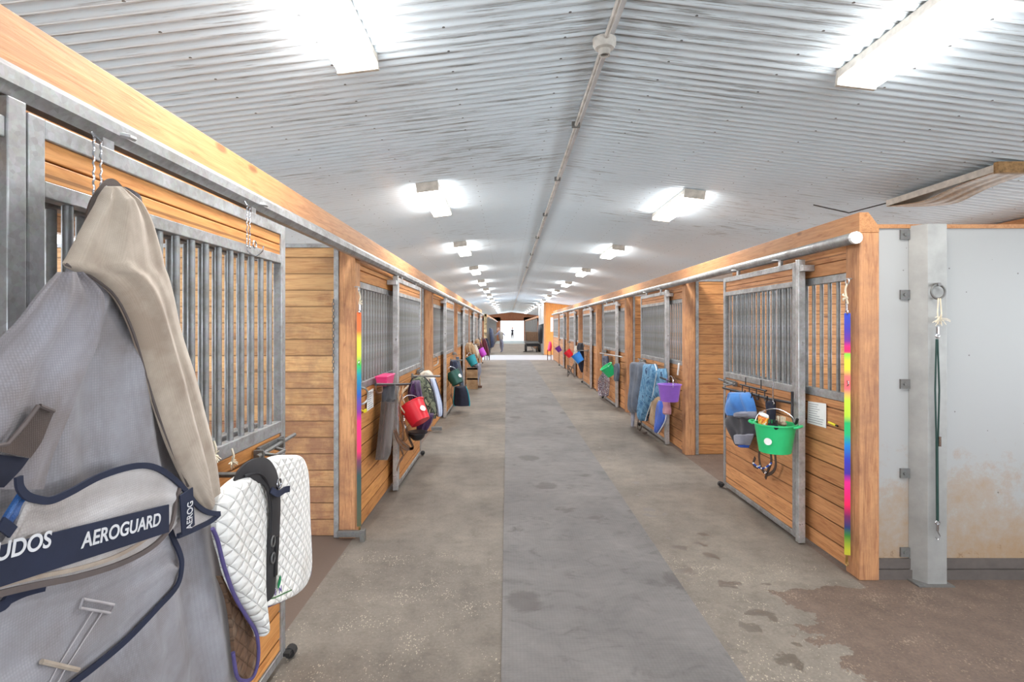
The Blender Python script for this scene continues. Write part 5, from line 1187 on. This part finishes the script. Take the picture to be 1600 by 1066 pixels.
MB().sheet([(Vector((2.09, 31.3, 1.75)), Vector((2.09, 32.3, 1.75))), (Vector((2.05, 31.2, 1.5)), Vector((2.05, 32.2, 1.5))), (Vector((2.06, 31.5, 1.0)), Vector((2.06, 31.9, 1.0))), (Vector((2.06, 31.6, .6)), Vector((2.06, 31.8, .6)))], nx=-XA, bulge=.22, folds=.03, back=.0, nu=12).build('saddle', 'black', t, smooth=True)

# ---------------------------------------------------------------- people
def person(label, loc, rz, h, joints, edges, mats, clothes):
    "joints: name -> (x, y, z, r) at height 1; body is one skinned surface"
    t = thing('person', label, 'person', loc)
    names = list(joints); me = bpy.data.meshes.new('body')
    me.from_pydata([Vector(joints[n][:3])*h for n in names], [(names.index(a), names.index(b)) for a, b in edges], [])
    o = bpy.data.objects.new('body', me); COL.objects.link(o); o.parent = t
    o.modifiers.new('skin', 'SKIN'); sv = me.skin_vertices[0].data
    for i, n in enumerate(names): sv[i].radius = (joints[n][3]*h,)*2; sv[i].use_root = (n == 'pelvis')
    o.modifiers.new('sub', 'SUBSURF').render_levels = 2; me.materials.append(M[mats['body']])
    t.rotation_euler = (0, 0, rz)
    for nm, mat, mb in clothes(h): mb.build(nm, mat, None, smooth=True).parent = t
    return t
M['skin'] = plain('skin', C(196, 150, 126), .6)
M['hair'] = plain('dark_hair', C(60, 44, 36), .7)
def head(h, z, y=0, x=0, hair='hair'):
    c = Vector((x, y, z))*h; r = .062*h
    out = [('head', 'skin', MB().lathe([(.001, -1.25*r), (.55*r, -1.1*r), (.85*r, -.4*r), (.95*r, .2*r), (.8*r, .85*r), (.4*r, 1.2*r), (.001, 1.28*r)], c, 16, sx=.86)),
           ('hair', hair, MB().lathe([(.9*r, -.3*r), (1.04*r, .25*r), (.88*r, .95*r), (.45*r, 1.32*r), (.001, 1.4*r)], c+Vector((0, .012*h, 0)), 16, sx=.9)),
           ('nose', 'skin', MB().lathe([(.001, .15*r), (.14*r, -.1*r), (.001, -.25*r)], c+Vector((0, -.95*r, 0)), 8))]
    for s_ in (-1, 1):
        out.append(('eye', 'black', MB().lathe([(.001, .09*r), (.1*r, 0), (.001, -.09*r)], c+Vector((s_*.33*r, -.84*r, .1*r)), 8)))
        out.append(('ear', 'skin', MB().lathe([(.001, .25*r), (.12*r, 0), (.001, -.25*r)], c+Vector((s_*.84*r, 0, 0)), 8)))
    out.append(('mouth', 'maroon', MB().box(c.x-.28*r, c.x+.28*r, c.y-.86*r, c.y-.8*r, c.z-.55*r, c.z-.47*r)))
    return out
J = dict(pelvis=(0, 0, .52, .082), waist=(0, 0, .61, .072), chest=(0, 0, .73, .088), neckb=(0, 0, .82, .042), neck=(0, 0, .86, .032), skull=(0, 0, .90, .034))
def limbs(J, arms, legs):
    E = [('pelvis', 'waist'), ('waist', 'chest'), ('chest', 'neckb'), ('neckb', 'neck'), ('neck', 'skull')]
    for k, pts in (('a', arms), ('b', legs)):
        for s_, P_ in pts.items():
            prev = 'chest' if k == 'a' else 'pelvis'
            for i, q in enumerate(P_):
                n = f'{k}{s_}{i}'; J[n] = q; E.append((prev, n)); prev = n
    return J, E
def fingers(J, E, wrist, d, s_):
    "five short finger chains from the end of the arm"
    w = Vector(J[wrist][:3]); d = Vector(d).normalized(); side = Vector((s_, 0, 0))
    for k in range(4):
        b_ = w+d*.025+Vector((0, (k-1.5)*.009, 0)); J[f'{wrist}f{k}'] = (*b_, .0055); J[f'{wrist}g{k}'] = (*(b_+d*(.035+.006*(k in (1, 2)))), .004)
        E.append((wrist, f'{wrist}f{k}')); E.append((f'{wrist}f{k}', f'{wrist}g{k}'))
    b_ = w+d*.006+side*-.012+Vector((0, -.012, 0)); J[wrist+'t'] = (*b_, .006); E.append((wrist, wrist+'t')); J[wrist+'u'] = (*(b_+d*.025+Vector((0, -.01, 0))), .0045); E.append((wrist+'t', wrist+'u'))
# far person in the doorway, hands on hips
J1, E1 = limbs(dict(J), {'l': [(-.105, 0, .80, .036), (-.17, .0, .66, .026), (-.09, -.03, .575, .019)], 'r': [(.105, 0, .80, .036), (.17, .0, .66, .026), (.09, -.03, .575, .019)]},
               {'l': [(-.05, 0, .47, .062), (-.045, -.01, .27, .040), (-.04, .01, .05, .024), (-.045, -.06, .018, .022)], 'r': [(.05, 0, .47, .062), (.05, -.005, .27, .040), (.05, .01, .05, .024), (.055, -.06, .018, .022)]})
fingers(J1, E1, 'al2', (1, -.2, -.4), -1); fingers(J1, E1, 'ar2', (-1, -.2, -.4), 1)
M['dark_wear'] = cloth('dark_clothes', C(84, 78, 84), C(60, 56, 62), 300)
person('person in dark clothes standing in the bright doorway, hands on hips', (.61, 60.4, 0), 0, 1.50, J1, E1, {'body': 'dark_wear'}, lambda h: head(h, .93))
# walking person with pale top and grey blue trousers
J2 = dict(pelvis=(0, 0, .52, .090), waist=(-.02, 0, .61, .082), chest=(-.05, 0, .72, .098), neckb=(-.08, 0, .80, .045), neck=(-.09, 0, .835, .034), skull=(-.10, 0, .87, .036))
J2, E2 = limbs(J2, {'l': [(-.12, -.10, .77, .036), (-.19, -.12, .67, .028), (-.25, -.10, .66, .020)], 'r': [(.03, .10, .77, .036), (.11, .11, .68, .028), (.16, .06, .62, .020)]},
               {'l': [(0, -.05, .46, .068), (.05, -.05, .27, .046), (.03, -.05, .05, .026), (-.03, -.05, .018, .023)], 'r': [(0, .05, .46, .068), (-.03, .05, .27, .046), (.02, .05, .05, .026), (-.04, .05, .018, .023)]})
fingers(J2, E2, 'al2', (-1, 0, 0), 1); fingers(J2, E2, 'ar2', (1, 0, -.5), -1)
M['trousers'] = cloth('grey_blue_trousers', C(142, 146, 168), C(120, 122, 144), 300)
M['pale_top'] = cloth('pale_top_cloth', C(176, 170, 162), C(150, 144, 138), 300)
def wear(h):
    out = head(h, .90, 0, -.115)
    out.append(('shirt', 'pale_top', MB().lathe([(.095, .50), (.105, .58), (.105, .66), (.115, .74), (.10, .79), (.04, .825)], (0, 0, 0), 20, sx=h*.9, sy=h*1.1, mat=Matrix.Shear('XY', 4, (0, 0)) if False else Matrix(((1, 0, -.22, .11), (0, 1, 0, 0), (0, 0, h, 0), (0, 0, 0, 1))))))
    return out
person('person in a pale top and grey blue trousers walking across the far aisle', (-.34, 33.6, 0), 0, 1.58, J2, E2, {'body': 'trousers'}, wear)
